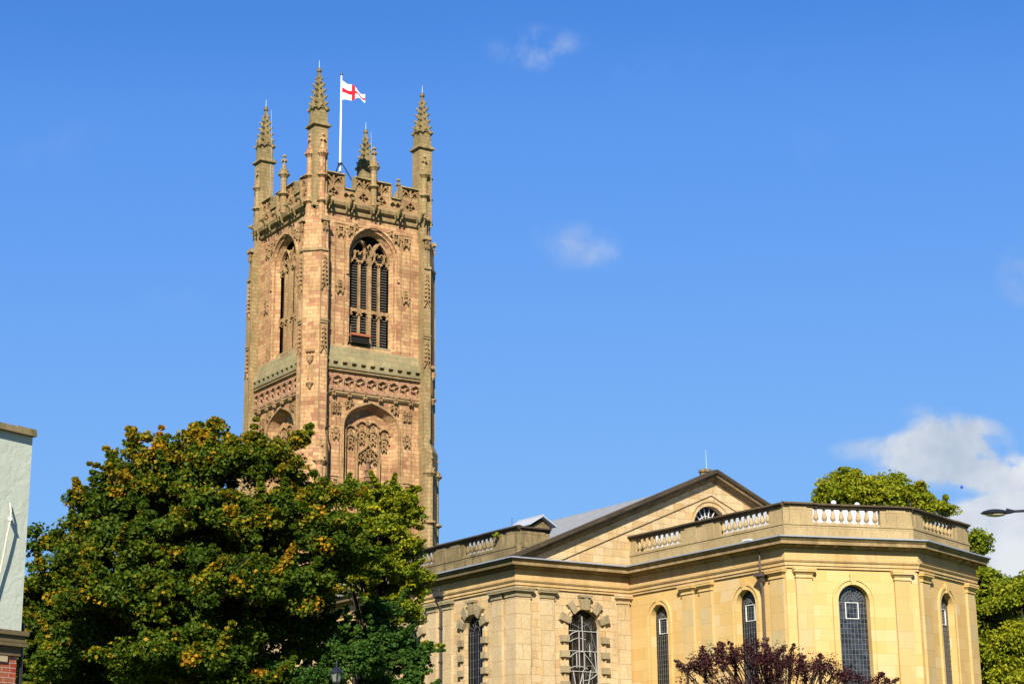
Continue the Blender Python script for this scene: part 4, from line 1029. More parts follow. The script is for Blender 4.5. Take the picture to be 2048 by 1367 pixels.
# balustrades
def baluster_mesh():
    m = MB(); lathe(m, (0, 0, 0), [(0.11, 0), (0.11, 0.07), (0.06, 0.09), (0.055, 0.13), (0.075, 0.17), (0.13, 0.22), (0.145, 0.30), (0.125, 0.40), (0.085, 0.55), (0.062, 0.66), (0.06, 0.70), (0.085, 0.72), (0.06, 0.75), (0.105, 0.77), (0.105, 0.83)], 12)
    me = bpy.data.meshes.new('baluster'); me.from_pydata(m.v, [], m.f); me.polygons.foreach_set('use_smooth', [True]*len(me.polygons)); return me
BAL = {}
def balustrade(f, L0, L1, groups, mat, dw=-0.1, wth=0.34, ends=(0, 0)):
    """base course, dies, coping between L0 and L1; groups: (u0, u1, count)"""
    if mat.name not in BAL:
        BAL[mat.name] = baluster_mesh(); BAL[mat.name].materials.append(mat)
    t = thing('balustrade', None, None); t.parent = church
    z0, z1, z2 = 16.50, 17.37, 18.20; w1, w0 = dw, dw-wth
    m = MB(); box(m, f, L0, L1, w0, w1+0.02, z0, z1-0.14); box(m, f, L0, L1, w0-0.03, w1+0.06, z1-0.14, z1); m.build('base_course', mat, t)
    cur = L0
    for u0, u1, n in list(groups)+[(L1, L1, 0)]:
        if u0-cur > 0.05:
            m = MB(); box(m, f, cur, u0, w0+0.03, w1-0.03, z1, z2)
            wmid = u0-cur
            if wmid > 1.3:
                a, b_ = (cur+0.35, u0-0.35) if wmid < 2.5 else (cur+0.45, cur+wmid*0.42)
                box(m, f, a, b_, w1-0.03, w1+0.03, z1, z2)
                if wmid >= 2.5: box(m, f, cur+wmid*0.58, u0-0.45, w1-0.03, w1+0.03, z1, z2)
            m.build('pedestal', mat, t)
        cur = u1
    m = MB()
    prof = [(w0-0.06, z2), (w0-0.06, z2+0.1), (w0-0.1, z2+0.14), (w0-0.1, z2+0.22), (w0+0.05, z2+0.26), (w1-0.05, z2+0.26), (w1+0.2, z2+0.2), (w1+0.2, z2+0.12), (w1+0.07, z2+0.1), (w1+0.05, z2)]
    n = len(prof); cps = []
    seg = [L0+(L1-L0)*i/max(1, round((L1-L0)/1.7)) for i in range(max(1, round((L1-L0)/1.7))+1)]
    for a, b_ in zip(seg[:-1], seg[1:]):
        dz = random.uniform(-0.018, 0.018)
        ea = ends[0] if a == L0 else 0.004; eb = ends[1] if b_ == L1 else 0.004
        vs = [f.p(a+(0.004 if a > L0 else -ends[0]*(w+0.13+0.3)), w, z+dz) for w, z in prof]+[f.p(b_-(0.004 if b_ < L1 else -ends[1]*(w+0.13+0.3)), w, z+dz) for w, z in prof]
        m.add(vs, [(i, (i+1) % n, n+(i+1) % n, n+i) for i in range(n)]+[tuple(range(n)), tuple(range(n, 2*n))])
    m.build('coping', M_cope if mat is M_balg else M_copc, t)
    me = BAL[mat.name]
    for u0, u1, n_ in groups:
        for i in range(n_):
            u = u0+(u1-u0)*(i+0.5)/n_
            o = bpy.data.objects.new('baluster', me); col.objects.link(o)
            p = f.p(u, (w0+w1)/2, z1); o.parent = t; o.location = Vector(p)-parent_loc(t)
    return t
M_copc = stone('dark_chancel_coping', [(0, (0.11, 0.08, 0.05)), (1, (0.17, 0.12, 0.07))], 1.7, 0.6, 0.006, (0.07, 0.05, 0.035), stain=0.6, stain_col=(0.07, 0.05, 0.035), stain_scale=1.5)
balustrade(FNS, 22, LNS+0.0, [(22.4, 26.4, 8), (27.6, 31.6, 8), (31.8+0.4, 35.5, 7), (39.0, 42.15, 7)], M_balg, ends=(0, 0.45))
balustrade(FNE, -0.3+0.4, 2.45, [], M_balg)
balustrade(FCS, -0.45, 13.45, [(0.5, 4.72, 9), (8.15, 12.28, 9)], M_balc, ends=(0, 0))
balustrade(FC2, 0.05, LC2-0.05, [(1.76, 5.72, 8)], M_balc)
balustrade(FC3, 0.05, LC3-0.1, [(1.55, 5.55, 8)], M_balc)
balustrade(FCN, 0.1, 13.2, [], M_balc)

# pediment of the nave
XA, ZA = 71.4, 22.9
f = Fr((XA, 85.3), (1, 0), (0, -1))
HWD = 14.4
sl = (ZA-16.46)/(XA-56.16)
def rz(u, d=0.0): return ZA-sl*abs(u)-d
m = MB(); wr = 1.32; zr = 19.45; uo = -0.1
a = arch(uo, wr, zr, n=24)
up = lambda x: rz(x, 0.55)
ops_cols = [(-14.5, -14.5)]
def tymp(u0, u1, lo):
    m.add([f.p(u0, 0, lo(u0)), f.p(u1, 0, lo(u1)), f.p(u1, 0, up(u1)), f.p(u0, 0, up(u0))], [(0, 1, 2, 3)])
flat = lambda x: 16.45
tymp(-12.9, -6, flat); tymp(-6, a[0][0], flat); tymp(a[-1][0], 6, flat); tymp(6, 12.9, flat)
for (x0, y0), (x1, y1) in zip(a[:-1], a[1:]):
    xs = [x0, x1]
    if x0 < 0 < x1: xs = [x0, 0.0, x1]
    for p_, q_ in zip(xs[:-1], xs[1:]):
        yy = lambda x: y0+(y1-y0)*(x-x0)/(x1-x0)
        m.add([f.p(p_, 0, yy(p_)), f.p(q_, 0, yy(q_)), f.p(q_, 0, up(q_)), f.p(p_, 0, up(p_))], [(0, 1, 2, 3)])
tymp(a[0][0], a[-1][0], lambda x: 16.45) if False else m.add([f.p(a[0][0], 0, 16.45), f.p(a[-1][0], 0, 16.45), f.p(a[-1][0], 0, zr), f.p(a[0][0], 0, zr)], [(0, 1, 2, 3)])
m.build('tympanum', M_nave, church)
m = MB()                                  # raised border band
for s in (-1, 1):
    def R_(u, d): return (s*u, rz(u, d))
    prism(m, f, [R_(0, 0.62), R_(13.6, 0.62), R_(11.6, 1.45), R_(0, 1.45)] if s > 0 else [R_(0, 1.45), R_(11.6, 1.45), R_(13.6, 0.62), R_(0, 0.62)], 0.0, 0.09)
m.build('raised_border', M_nave, church)
m = MB(); mb2 = MB()
pf = [(-0.3, -0.62), (0.14, -0.62), (0.18, -0.52), (0.42, -0.40), (0.42, -0.36), (0.60, -0.35), (0.60, -0.14), (0.74, -0.05), (0.74, 0.0), (0.30, 0.02), (0.28, -0.2), (-0.3, -0.3)]
n = len(pf)
for s in (-1, 1):
    e = 15.35
    vs = [f.p(0, w, ZA+dz) for w, dz in pf]+[f.p(s*(ZA+dz-16.45)/sl, w, 16.45) for w, dz in pf]
    m.add(vs, [(i, (i+1) % n, n+(i+1) % n, n+i) for i in range(n)]+[tuple(range(n)), tuple(range(n, 2*n))])
    vs = [f.p(0, w, ZA+dz) for w, dz in ((0.28, 0.03), (0.755, 0.005), (0.755, -0.15), (0.79, -0.15), (0.79, 0.05), (0.28, 0.075))]+[f.p(s*15.15, w, ZA-sl*15.15+dz) for w, dz in ((0.28, 0.03), (0.755, 0.005), (0.755, -0.15), (0.79, -0.15), (0.79, 0.05), (0.28, 0.075))]
    mb2.add(vs, [(i, (i+1) % 6, 6+(i+1) % 6, 6+i) for i in range(6)]+[tuple(range(6)), tuple(range(6, 12))])
m.build('raking_cornice', M_rake, church); mb2.build('raking_coping', M_cope, church)
# lunette
win = thing('lunette_window', None, None); win.parent = church
m = MB(); vs = [f.p(x, 0.05, z) for x, z in a]+[f.p(x, -0.5, z) for x, z in a]; n = len(a)
m.add(vs, [(i, i+1, n+i+1, n+i) for i in range(n-1)])
for d, wd, w1 in ((0.13, 0.26, 0.06), (0.33, 0.14, 0.13)): bar2d(m, f, arch(uo, wr+d, zr, n=24), wd, -0.02, w1)
m.build('surround', M_nave, win)
m = MB(); fill(m, f, a, -0.36); m.build('glazing', M_glass, win)
m = MB()
for r in (0.32, 0.74): bar2d(m, f, arch(uo, r, zr, n=16), 0.035, -0.34, -0.28)
for i in range(1, 9):
    q = PI*i/9; bar2d(m, f, [(uo+0.32*math.cos(q), zr+0.32*math.sin(q)), (uo+1.22*math.cos(q), zr+1.22*math.sin(q))], 0.032, -0.338, -0.275)
box(m, f, uo-wr, uo+wr, -0.34, -0.26, zr, zr+0.07)
m.build('glazing_bars', M_frame, win)
# nave roof with standing seams
m = MB(); ZR = 22.2
def roofz(u): return ZR-0.415*abs(u)
for s in (-1, 1):
    hexa(m, [(XA, 85.4, ZR), (XA+s*12.9, 85.4, roofz(12.9)), (XA+s*12.9, YW, roofz(12.9)), (XA, YW, ZR)], [(XA, 85.4, ZR-0.2), (XA+s*12.9, 85.4, roofz(12.9)-0.2), (XA+s*12.9, YW, roofz(12.9)-0.2), (XA, YW, ZR-0.2)])
m.build('nave_roof', M_roofg, church)
m = MB(); y = 86.2
while y < YW-0.5:
    for s in (-1, 1): hexa(m, [(XA, y-0.07, ZR+0.002), (XA+s*12.9, y-0.07, roofz(12.9)+0.002), (XA+s*12.9, y+0.07, roofz(12.9)+0.002), (XA, y+0.07, ZR+0.002)], [(XA, y-0.04, ZR+0.17), (XA+s*12.9, y-0.04, roofz(12.9)+0.17), (XA+s*12.9, y+0.04, roofz(12.9)+0.17), (XA, y+0.04, ZR+0.17)])
    y += 0.95
tube(m, [(XA, 85.6, ZR+0.06), (XA, YW, ZR+0.06)], 0.09, 8)
m.build('standing_seams', M_roofg, church)
# chancel roof
def inset(d):
    return [(65.0+d, 85.3), (65.0+d, 71.75+d*0.73), (72.28, 69.4+d*1.06), (79.55-d, 72.05+d*0.72), (79.55-d, 85.3)]
m = MB(); o_, i_ = inset(1.30), inset(2.15)
ZO, ZI = 16.9, 18.74
for k in (0, 1, 3): m.add([(*o_[k], ZO), (*o_[k+1], ZO), (*i_[k+1], ZI), (*i_[k], ZI)], [(0, 1, 2, 3)])
m.add([(x, y, ZI) for x, y in i_], [(0, 1, 2, 3, 4)])
for k in (0, 1, 3):
    a0, a1, b0, b1 = (Vector((*p, z)) for p, z in ((o_[k], ZO), (o_[k+1], ZO), (i_[k], ZI), (i_[k+1], ZI)))
    n = max(3, round((a1-a0).length/0.62))
    for q in range(n):                    # folded seams, lapped on the skew
        t0, t1 = q/n, (q+0.75)/n
        if t1 < 1: tube(m, [a0.lerp(a1, t1)+Vector((0, 0, 0.02)), b0.lerp(b1, t0)+Vector((0, 0, 0.02))], 0.022, 4)
m.build('chancel_roof', M_roof, church)
m = MB(); m.add([(*o_[2], ZO), (*o_[3], ZO), (*i_[3], ZI), (*i_[2], ZI)], [(0, 1, 2, 3)]); m.build('painted_shade_face', M_dark, church)  # dark roof face added to paint the shade between these balusters
for x, y in ((70.0, 72.4), (72.0, 72.0)):                     # rounded roof vents showing over the parapet
    q = at(1667 if x < 71 else 1714, 1003 if x < 71 else 1007, _h.dot(Vector((x, y, 0))))
    m = MB(); tube(m, [(q.x, q.y, 17.2), (q.x, q.y, q.z-0.1)], 0.06, 8); blob(m, (q.x, q.y, q.z-0.06), 0.15, n=12); m.build('roof_vent_cowl', M_white, church)
# ridge-end stone block and rod
q = at(1410, 938, _h.dot(Vector((72.2, 88.2, 0)))); q2 = at(1412, 899, _h.dot(Vector((72.2, 88.2, 0))))
m = MB(); lathe(m, (q.x, q.y, 0), [(0.34, 21.5), (0.34, q.z-0.25), (0.42, q.z-0.2), (0.42, q.z-0.06), (0.3, q.z)], 8); m.build('chimney_block', M_balg, church)
m = MB(); tube(m, [(q2.x, q2.y, 22.4), (q2.x, q2.y, 23.4), (q2.x-0.03, q2.y, q2.z)], [0.025, 0.02, 0.010], 5); m.build('lightning_rod', M_copper, church)
m = MB(); tube(m, [(57.3, 86.1, 18.4), (57.3, 86.1, 19.0)], [0.02, 0.012], 4); m.build('lightning_rod', M_iron, church)
# louvred ventilator on the roof
vt = thing('roof_ventilator', None, None); vt.parent = church
vx, vy = 61.75, 89.6
fv = Fr((vx, vy), (1, 0), (0, -1))
m = MB(); prism(m, fv, [(-0.62, 17.9), (0.62, 17.9), (0.62, 19.35), (0, 19.75), (-0.62, 19.35)], -2.3, -0.05); m.build('housing', M_dark, vt)
m = MB()
for s in (-1, 1): hexa(m, [fv.p(0, 0.22, 20.0), fv.p(s*0.98, 0.22, 19.42), fv.p(s*0.98, -2.5, 19.42), fv.p(0, -2.5, 20.0)], [fv.p(0, 0.22, 19.93), fv.p(s*0.98, 0.22, 19.35), fv.p(s*0.98, -2.5, 19.35), fv.p(0, -2.5, 19.93)])
tube(m, [fv.p(0, 0.24, 20.0), fv.p(0, -2.5, 20.0)], 0.06, 6)
m.build('capped_roof', M_roof, vt)
for z in (18.4, 18.6, 18.8, 19.0, 19.2):
    m = MB(); hexa(m, [fv.p(-0.52, -0.04, z+0.1), fv.p(0.52, -0.04, z+0.1), fv.p(0.52, 0.12, z-0.02), fv.p(-0.52, 0.12, z-0.02)], [fv.p(-0.52, -0.04, z+0.13), fv.p(0.52, -0.04, z+0.13), fv.p(0.52, 0.12, z+0.01), fv.p(-0.52, 0.12, z+0.01)]); m.build('louvre', M_dark, vt)
# rainwater pipes
def rainpipe(f, u, ztop, zhop, mat, big):
    t = thing('downpipe', None, None); t.parent = church
    m = MB(); tube(m, [f.p(u, 0.32, ztop), f.p(u, 0.30, zhop+0.3)], 0.055, 8); tube(m, [f.p(u, 0.30, zhop-0.3), f.p(u, 0.20, zhop-0.8), f.p(u, 0.18, 0.2)], 0.085, 10)
    for z in range(1, int(zhop-1), 2): box(m, f, u-0.15, u+0.15, 0, 0.28, z+0.3, z+0.42)
    m.build('pipe', mat, t)
    m = MB(); b0, b1 = 0.2*big, 0.26*big
    hexa(m, [f.p(u-0.1, 0.12, zhop-0.35), f.p(u+0.1, 0.12, zhop-0.35), f.p(u+0.1, 0.36, zhop-0.35), f.p(u-0.1, 0.36, zhop-0.35)], [f.p(u-b0, 0.02, zhop-0.05), f.p(u+b0, 0.02, zhop-0.05), f.p(u+b0, 0.5, zhop-0.05), f.p(u-b0, 0.5, zhop-0.05)])
    box(m, f, u-b1, u+b1, 0.0, 0.56, zhop-0.05, zhop+0.16*big); m.build('hopper_head', mat, t)
rainpipe(FCS, 11.88, 15.9, 14.66, M_pipe, 1.0)
rainpipe(FNS, 36.9, 15.7, 15.25, M_sooty, 1.35)
# floodlight on the cornice ledge
fl = thing('floodlight', 'small white floodlight lying on the lead ledge under the chancel balustrade', 'floodlight', FCS.p(11.2, 0.65, 16.5))
m = MB(); box(m, FCS, 11.05, 11.6, 0.5, 0.75, 16.58, 16.66); m.build('housing', M_white, fl)
m = MB(); box(m, FCS, 11.1, 11.15, 0.55, 0.6, 16.50, 16.58); box(m, FCS, 11.5, 11.55, 0.55, 0.6, 16.50, 16.58); m.build('bracket', M_iron, fl)

# ================================================================ TREES
def leafmat(name, stops, transl=0.38, rough=0.6):
    m, nt, b = newmat(name, rough, 0.12)
    at_ = N(nt, 'ShaderNodeAttribute'); at_.attribute_name = 'tint'
    c = ramp(nt, at_.outputs['Fac'], stops)
    L(nt, c, b.inputs['Base Color'])
    tr = N(nt, 'ShaderNodeBsdfTranslucent'); L(nt, mixc(nt, 1.0, c, (1.0, 1.1, 0.5), 'MULTIPLY'), tr.inputs[0])
    mx = N(nt, 'ShaderNodeMixShader'); mx.inputs[0].default_value = transl
    L(nt, b.outputs[0], mx.inputs[1]); L(nt, tr.outputs[0], mx.inputs[2]); L(nt, mx.outputs[0], nt.nodes['Material Output'].inputs[0])
    return m
M_bark = plain('bark', (0.040, 0.030, 0.022), 0.9, 0.1, 0, 0.4, 7, 0.02)
M_pbark = plain('purplish_bark', (0.035, 0.022, 0.02), 0.8, 0.1)
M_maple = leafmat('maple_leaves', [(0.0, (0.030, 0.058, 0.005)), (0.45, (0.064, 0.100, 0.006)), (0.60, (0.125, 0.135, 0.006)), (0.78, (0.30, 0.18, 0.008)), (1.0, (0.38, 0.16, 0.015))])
M_lime = leafmat('lime_leaves', [(0.0, (0.06, 0.105, 0.006)), (0.5, (0.155, 0.185, 0.008)), (1.0, (0.34, 0.28, 0.012))])
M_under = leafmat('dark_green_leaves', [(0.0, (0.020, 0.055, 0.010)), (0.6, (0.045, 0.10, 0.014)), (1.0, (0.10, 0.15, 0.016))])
M_far = leafmat('far_lime_leaves', [(0.0, (0.09, 0.13, 0.008)), (0.5, (0.19, 0.215, 0.010)), (1.0, (0.34, 0.29, 0.014))])
M_purple = leafmat('purple_leaves', [(0.0, (0.020, 0.008, 0.010)), (0.6, (0.050, 0.014, 0.015)), (1.0, (0.12, 0.03, 0.03))], 0.2, 0.6)

def crown(name, mat, parent, clumps, per, size, rng, spread=0.55, flat=0.55, warm=None, quad=True):
    """clumps: array (n, 5) x y z radius tint ; leaves scattered over each clump's dome"""
    n = len(clumps); K = n*per
    C = np.repeat(clumps, per, axis=0)
    d = rng.normal(size=(K, 3)); d /= np.linalg.norm(d, axis=1)[:, None]
    rad = C[:, 3]*rng.uniform(0.25, 1.0, K)**0.6
    P = C[:, :3]+d*rad[:, None]*np.array([1, 1, flat])
    nrm = rng.normal(size=(K, 3))*0.75+np.array([0, 0, 0.75])+d*0.5; nrm /= np.linalg.norm(nrm, axis=1)[:, None]
    t = np.cross(nrm, rng.normal(size=(K, 3))); t /= np.linalg.norm(t, axis=1)[:, None]; bt = np.cross(nrm, t)
    s = size*rng.uniform(0.6, 1.25, K)[:, None]
    V = np.empty((K, 4, 3))
    V[:, 0] = P-t*s*0.55; V[:, 1] = P+bt*s*0.48+nrm*s*0.12; V[:, 2] = P+t*s*0.6-nrm*s*0.1; V[:, 3] = P-bt*s*0.48+nrm*s*0.12
    loc = np.array(parent_loc(parent)); V -= loc
    me = bpy.data.meshes.new(name)
    me.vertices.add(K*4); me.vertices.foreach_set('co', V.reshape(-1))
    me.loops.add(K*4); me.loops.foreach_set('vertex_index', np.arange(K*4, dtype=np.int32))
    me.polygons.add(K); me.polygons.foreach_set('loop_start', np.arange(0, K*4, 4, dtype=np.int32))
    try: me.polygons.foreach_set('loop_total', np.full(K, 4, dtype=np.int32))
    except Exception: pass
    me.update(); me.validate()
    tint = np.clip(C[:, 4]+rng.normal(0, 0.15, K), 0, 1)
    a = me.attributes.new('tint', 'FLOAT', 'FACE'); a.data.foreach_set('value', tint.astype(np.float32))
    me.materials.append(mat)
    o = bpy.data.objects.new(name, me); col.objects.link(o); o.parent = parent
    return o

def tree(name, label, cat, base, lobes_, n, per, size, mat, seed, group=None, cr=(0.45, 0.95), tint=0.35, tintf=None, trunk_r=0.4, flat=0.55, shell=0.35, fork=0.35, limbs=70, spikes=(), twig=0.35, spray=None, nfill=0, bark=None):
    """lobes_: (centre Vector, rx, ry, rz, weight); leaves hang in clumps spread through the lobes, biased to their skins"""
    rng = np.random.default_rng(seed)
    t = thing(name, label, cat, (base[0], base[1], 0), 0, group)
    W = np.array([l[4]*l[1]*l[2]*l[3] for l in lobes_])**0.67; W /= W.sum()
    idx = rng.choice(len(lobes_), n, p=W)
    if spray:
        nf = len(lobes_)-nfill; Wf = W[:nf]/W[:nf].sum(); SP = []
        for k in rng.choice(nf, spray[0], p=Wf):
            c, rx, ry, rz, _ = lobes_[k]; d = rng.normal(size=3); d /= np.linalg.norm(d)
            if d[2] < -0.2: d[2] = -d[2]
            SP.append((np.array(c)+d*rng.uniform(0.6, 1.02)*np.array([rx, ry, rz]), d, spray[1]*rng.uniform(0.55, 1.15), rng.normal(0, 0.08)))
    out = np.empty((n, 5)); extra = []
    for i, k in enumerate(idx):
        c, rx, ry, rz, _ = lobes_[k]
        d = rng.normal(size=3); d /= np.linalg.norm(d)
        if d[2] < -0.35: d[2] = -d[2]*0.6
        r = rng.uniform(shell, 1.0)**0.5*rng.uniform(0.88, 1.08)
        p = np.array(c)+d*r*np.array([rx, ry, rz])
        dt = 0
        if spray and k < len(lobes_)-nfill:               # flat, slightly drooping layers of foliage with dark gaps between
            sc_, sd, sr, dt = SP[rng.integers(len(SP))]
            a_ = rng.uniform(0, 2*PI); q_ = sr*math.sqrt(rng.uniform(0, 1)); o_ = np.array([math.cos(a_), math.sin(a_), 0])*q_
            out_dir = np.array([sd[0], sd[1], 0]); p = sc_+o_+out_dir*q_*0.25+np.array([0, 0, -0.30*max(0, o_[0]*sd[0]+o_[1]*sd[1])+rng.normal(0, 0.16)])
            d = sd
        out[i, :3] = p; out[i, 3] = rng.uniform(*cr)
        out[i, 4] = (tintf(p, d, rng) if tintf else tint+rng.normal(0, 0.12))+dt
        if r > 0.93 and rng.random() < twig:              # a leafy shoot pushing out past the crown
            dd = d*0.8+rng.normal(0, 0.3, 3)+np.array([0, 0, 0.45]); dd /= np.linalg.norm(dd); ln = rng.uniform(1.0, 2.6)*cr[1]
            for q in (0.35, 0.6, 0.82, 1.0): extra.append((*(p+dd*ln*q), cr[1]*(0.55-0.38*q), out[i, 4]+0.08))
    ex = list(extra)
    for (a, b_, k, r0, r1) in spikes:                    # leafy leaders standing out of the crown
        for j in range(k):
            q = j/(k-1); p = Vector(a).lerp(Vector(b_), q)
            jj = (r0+(r1-r0)*q)*0.45
            ex.append((p.x+rng.normal(0, jj), p.y+rng.normal(0, jj), p.z+rng.normal(0, jj*0.6), (r0+(r1-r0)*q)*rng.uniform(0.6, 1.1), tint+0.1+rng.normal(0, 0.1)))
    if ex: out = np.vstack([out, np.array(ex)])
    crown('crown', mat, t, out, per, size, rng, flat=flat)
    # trunk and limbs
    m = MB(); cen = Vector(out[:, :3].mean(0)); top = max(o_[2] for o_ in out)
    bx, by = base; zf = top*fork
    ax = [Vector((bx, by, -0.1)), Vector((bx+(cen.x-bx)*0.1, by+(cen.y-by)*0.1, zf*0.6)), Vector((bx+(cen.x-bx)*0.35, by+(cen.y-by)*0.35, zf)), Vector((cen.x, cen.y, (zf+top)/2)), Vector((cen.x, cen.y, top-1.2))]
    tube(m, ax, [trunk_r, trunk_r*0.85, trunk_r*0.6, trunk_r*0.2, 0.03], 10)
    m.build('trunk', M_bark, t, True)
    m = MB(); pick = rng.choice(len(out), min(limbs, len(out)), replace=False)
    for j in pick:
        e = Vector(out[j, :3]); s_ = rng.uniform(0, 1)
        zs = min(zf+(top-zf)*s_*0.6, e.z-0.3) if e.z > zf else zf*0.8
        q = (zs-zf)/(top-zf); st = ax[2].lerp(Vector((cen.x, cen.y, top-1.2)), max(0, min(1, q)))
        mid = st.lerp(e, 0.5)+Vector((0, 0, (e-st).length*0.10))
        r_ = max(0.03, trunk_r*0.28*(1-s_*0.5))
        tube(m, [st, st.lerp(mid, 0.5)+Vector((0, 0, 0.15)), mid, e], [r_, r_*0.8, r_*0.55, 0.015], 5)
    for (a, b_, k, r0, r1) in spikes: tube(m, [Vector(a)-Vector((0, 0, 0.6)), a, b_], [0.05, 0.04, 0.01], 4)
    m.build('limbs', bark or M_bark, t)
    return t

def lob(x, y, dist, rx, ry, rd=None, w=1.0):
    """lobe seen round photo pixel x, y at a distance, radii in photo pixels (rd: depth radius in metres)"""
    p = at(x, y, dist); k = dist/FPX
    return (p, rx*k*1.0, (rd if rd else (rx+ry)/2*k), ry*k, w)

TD = 78.0
ml = [lob(360, 1020, TD+1, 120, 85), lob(432, 952, TD, 56, 54), lob(300, 968, TD+1.5, 66, 50), lob(505, 948, TD, 62, 52), lob(560, 972, TD-1, 46, 56), lob(232, 1030, TD+1, 75, 52),
      lob(150, 1085, TD+1, 62, 42), lob(240, 1110, TD-2, 120, 75), lob(420, 1080, TD-3, 140, 90), lob(560, 1060, TD-1.5, 100, 80), lob(140, 1180, TD, 72, 62), lob(270, 1215, TD-3.5, 130, 75),
      lob(470, 1190, TD-4, 130, 75), lob(100, 1270, TD, 60, 70), lob(200, 1330, TD-2, 130, 90), lob(380, 1330, TD-4.5, 140, 75), lob(560, 1180, TD-2.5, 90, 60), lob(650, 1120, TD-1, 75, 60), lob(640, 1010, TD, 60, 42), lob(60, 1340, TD+1, 50, 60), lob(480, 1400, TD-2, 110, 80), lob(330, 1260, TD+4, 250, 130, 3.0, 0.6), lob(420, 1120, TD+4, 210, 110, 2.5, 0.6), lob(300, 1400, TD+3, 260, 70, 3, 0.7), lob(560, 1290, TD+4, 110, 100, 2.5, 0.7), lob(600, 1200, TD+4, 80, 80, 2.0, 0.6), lob(160, 1250, TD+4, 90, 110, 2.5, 0.8), lob(160, 1350, TD+3, 110, 60, 2.5, 0.9), lob(420, 1360, TD+3, 180, 60, 2.5, 0.8)]
mb = at(350, 1200, TD)
MAPLE_SPRAY = (430, 1.15)
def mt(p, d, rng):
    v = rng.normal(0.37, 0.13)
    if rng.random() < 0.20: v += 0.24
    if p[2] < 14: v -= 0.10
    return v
def leader(x0, y0, x1, y1, dist, k=9, r0=0.62, r1=0.24): return (at(x0, y0, dist), at(x1, y1, dist), k+3, r0, r1)
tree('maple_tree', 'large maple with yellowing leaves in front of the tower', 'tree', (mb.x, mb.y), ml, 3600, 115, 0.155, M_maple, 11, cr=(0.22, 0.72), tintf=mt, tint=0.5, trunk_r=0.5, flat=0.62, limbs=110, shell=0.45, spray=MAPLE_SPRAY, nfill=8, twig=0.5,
     spikes=[leader(400, 915, 434, 838, TD, 10, 0.75, 0.3), leader(425, 905, 395, 850, TD, 8, 0.55, 0.25), leader(305, 920, 263, 858, TD, 11, 0.7, 0.25), leader(255, 965, 219, 900, TD, 9, 0.6, 0.22), leader(555, 925, 624, 853, TD-1, 13, 0.75, 0.3), leader(470, 900, 462, 868, TD), leader(340, 920, 330, 882, TD), leader(380, 900, 392, 850, TD, 10), leader(120, 1090, 72, 1088, TD+1), leader(515, 890, 505, 868, TD), leader(100, 1165, 62, 1165, TD)])
LDs = 88.0
ll = [lob(700, 1000, LDs, 50, 38), lob(770, 1010, LDs-0.5, 62, 45), lob(800, 1040, LDs, 40, 60), lob(740, 1070, LDs-1.5, 75, 55), lob(800, 1110, LDs-0.5, 42, 50), lob(760, 1160, LDs-1.5, 75, 55), lob(820, 1170, LDs, 36, 45), lob(700, 1120, LDs-1, 60, 60), lob(790, 1230, LDs-1, 55, 45)]
lb = at(745, 1200, LDs)
tree('lime_tree', 'bright green lime tree between the maple and the church wall', 'tree', (lb.x, lb.y), ll, 800, 110, 0.13, M_lime, 12, cr=(0.2, 0.55), tint=0.45, trunk_r=0.3, limbs=50,
     spikes=[leader(820, 990, 836, 975, LDs, 5, 0.3, 0.15), leader(640, 985, 652, 962, LDs, 6, 0.4, 0.2), leader(850, 1160, 872, 1150, LDs, 6, 0.3, 0.12), leader(720, 985, 735, 966, LDs, 5, .35, .15), leader(850, 1290, 886, 1292, LDs, 6, 0.3, 0.12)])
ub = at(740, 1330, 80)
ul = [lob(760, 1290, 82, 80, 50), lob(700, 1330, 78, 70, 60), lob(800, 1330, 82, 60, 60), lob(640, 1370, 76, 60, 40), lob(755, 1230, 82, 45, 35), lob(560, 1380, 76, 70, 50), lob(780, 1390, 80, 90, 40)]
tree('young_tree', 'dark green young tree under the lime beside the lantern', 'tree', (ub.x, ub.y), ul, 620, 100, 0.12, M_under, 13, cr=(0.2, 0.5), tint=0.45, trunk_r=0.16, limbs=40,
     spikes=[leader(690, 1260, 692, 1212, 79, 8, 0.28, 0.12), leader(712, 1270, 714, 1250, 79, 5, 0.25, 0.12), leader(672, 1320, 680, 1300, 77, 5, 0.3, 0.15)])
q = at(60, 1230, 100)
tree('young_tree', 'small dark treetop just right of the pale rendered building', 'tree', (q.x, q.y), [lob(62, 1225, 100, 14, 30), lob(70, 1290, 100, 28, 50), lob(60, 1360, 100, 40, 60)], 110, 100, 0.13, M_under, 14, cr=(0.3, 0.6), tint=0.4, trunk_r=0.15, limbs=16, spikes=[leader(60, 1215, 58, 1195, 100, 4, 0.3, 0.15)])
# trees beyond the church
def far(name, label, lobs, seed, n, dist, x, mat=None, per=120, size=0.18, tint=0.5, sp=()):
    q = at(x, 1200, dist)
    return tree(name, label, 'tree', (q.x, q.y), lobs, n, per, size, mat or M_far, seed, cr=(0.4, 0.95), tint=tint, trunk_r=0.45, twig=0.03, limbs=40, spikes=sp, group='trees beyond the church')
FD = 132
far('lime_tree', 'yellow green treetop showing over the chancel parapet', [lob(1700, 995, FD, 72, 56), lob(1765, 992, FD, 80, 50), lob(1825, 1010, FD+1, 62, 44), lob(1660, 1010, FD, 42, 32), lob(1735, 1000, FD-1, 90, 45), lob(1760, 1080, FD, 150, 80), lob(1872, 1022, FD, 28, 24), lob(1760, 1180, FD, 150, 120)], 21, 900, FD, 1760, sp=[leader(1695, 965, 1722, 942, FD, 4, 0.6, 0.35), leader(1875, 1010, 1892, 994, FD, 6, 0.4, 0.2), leader(1885, 1020, 1903, 1014, FD, 4, 0.35, 0.2), leader(1830, 975, 1845, 968, FD, 4, .5, .3)])
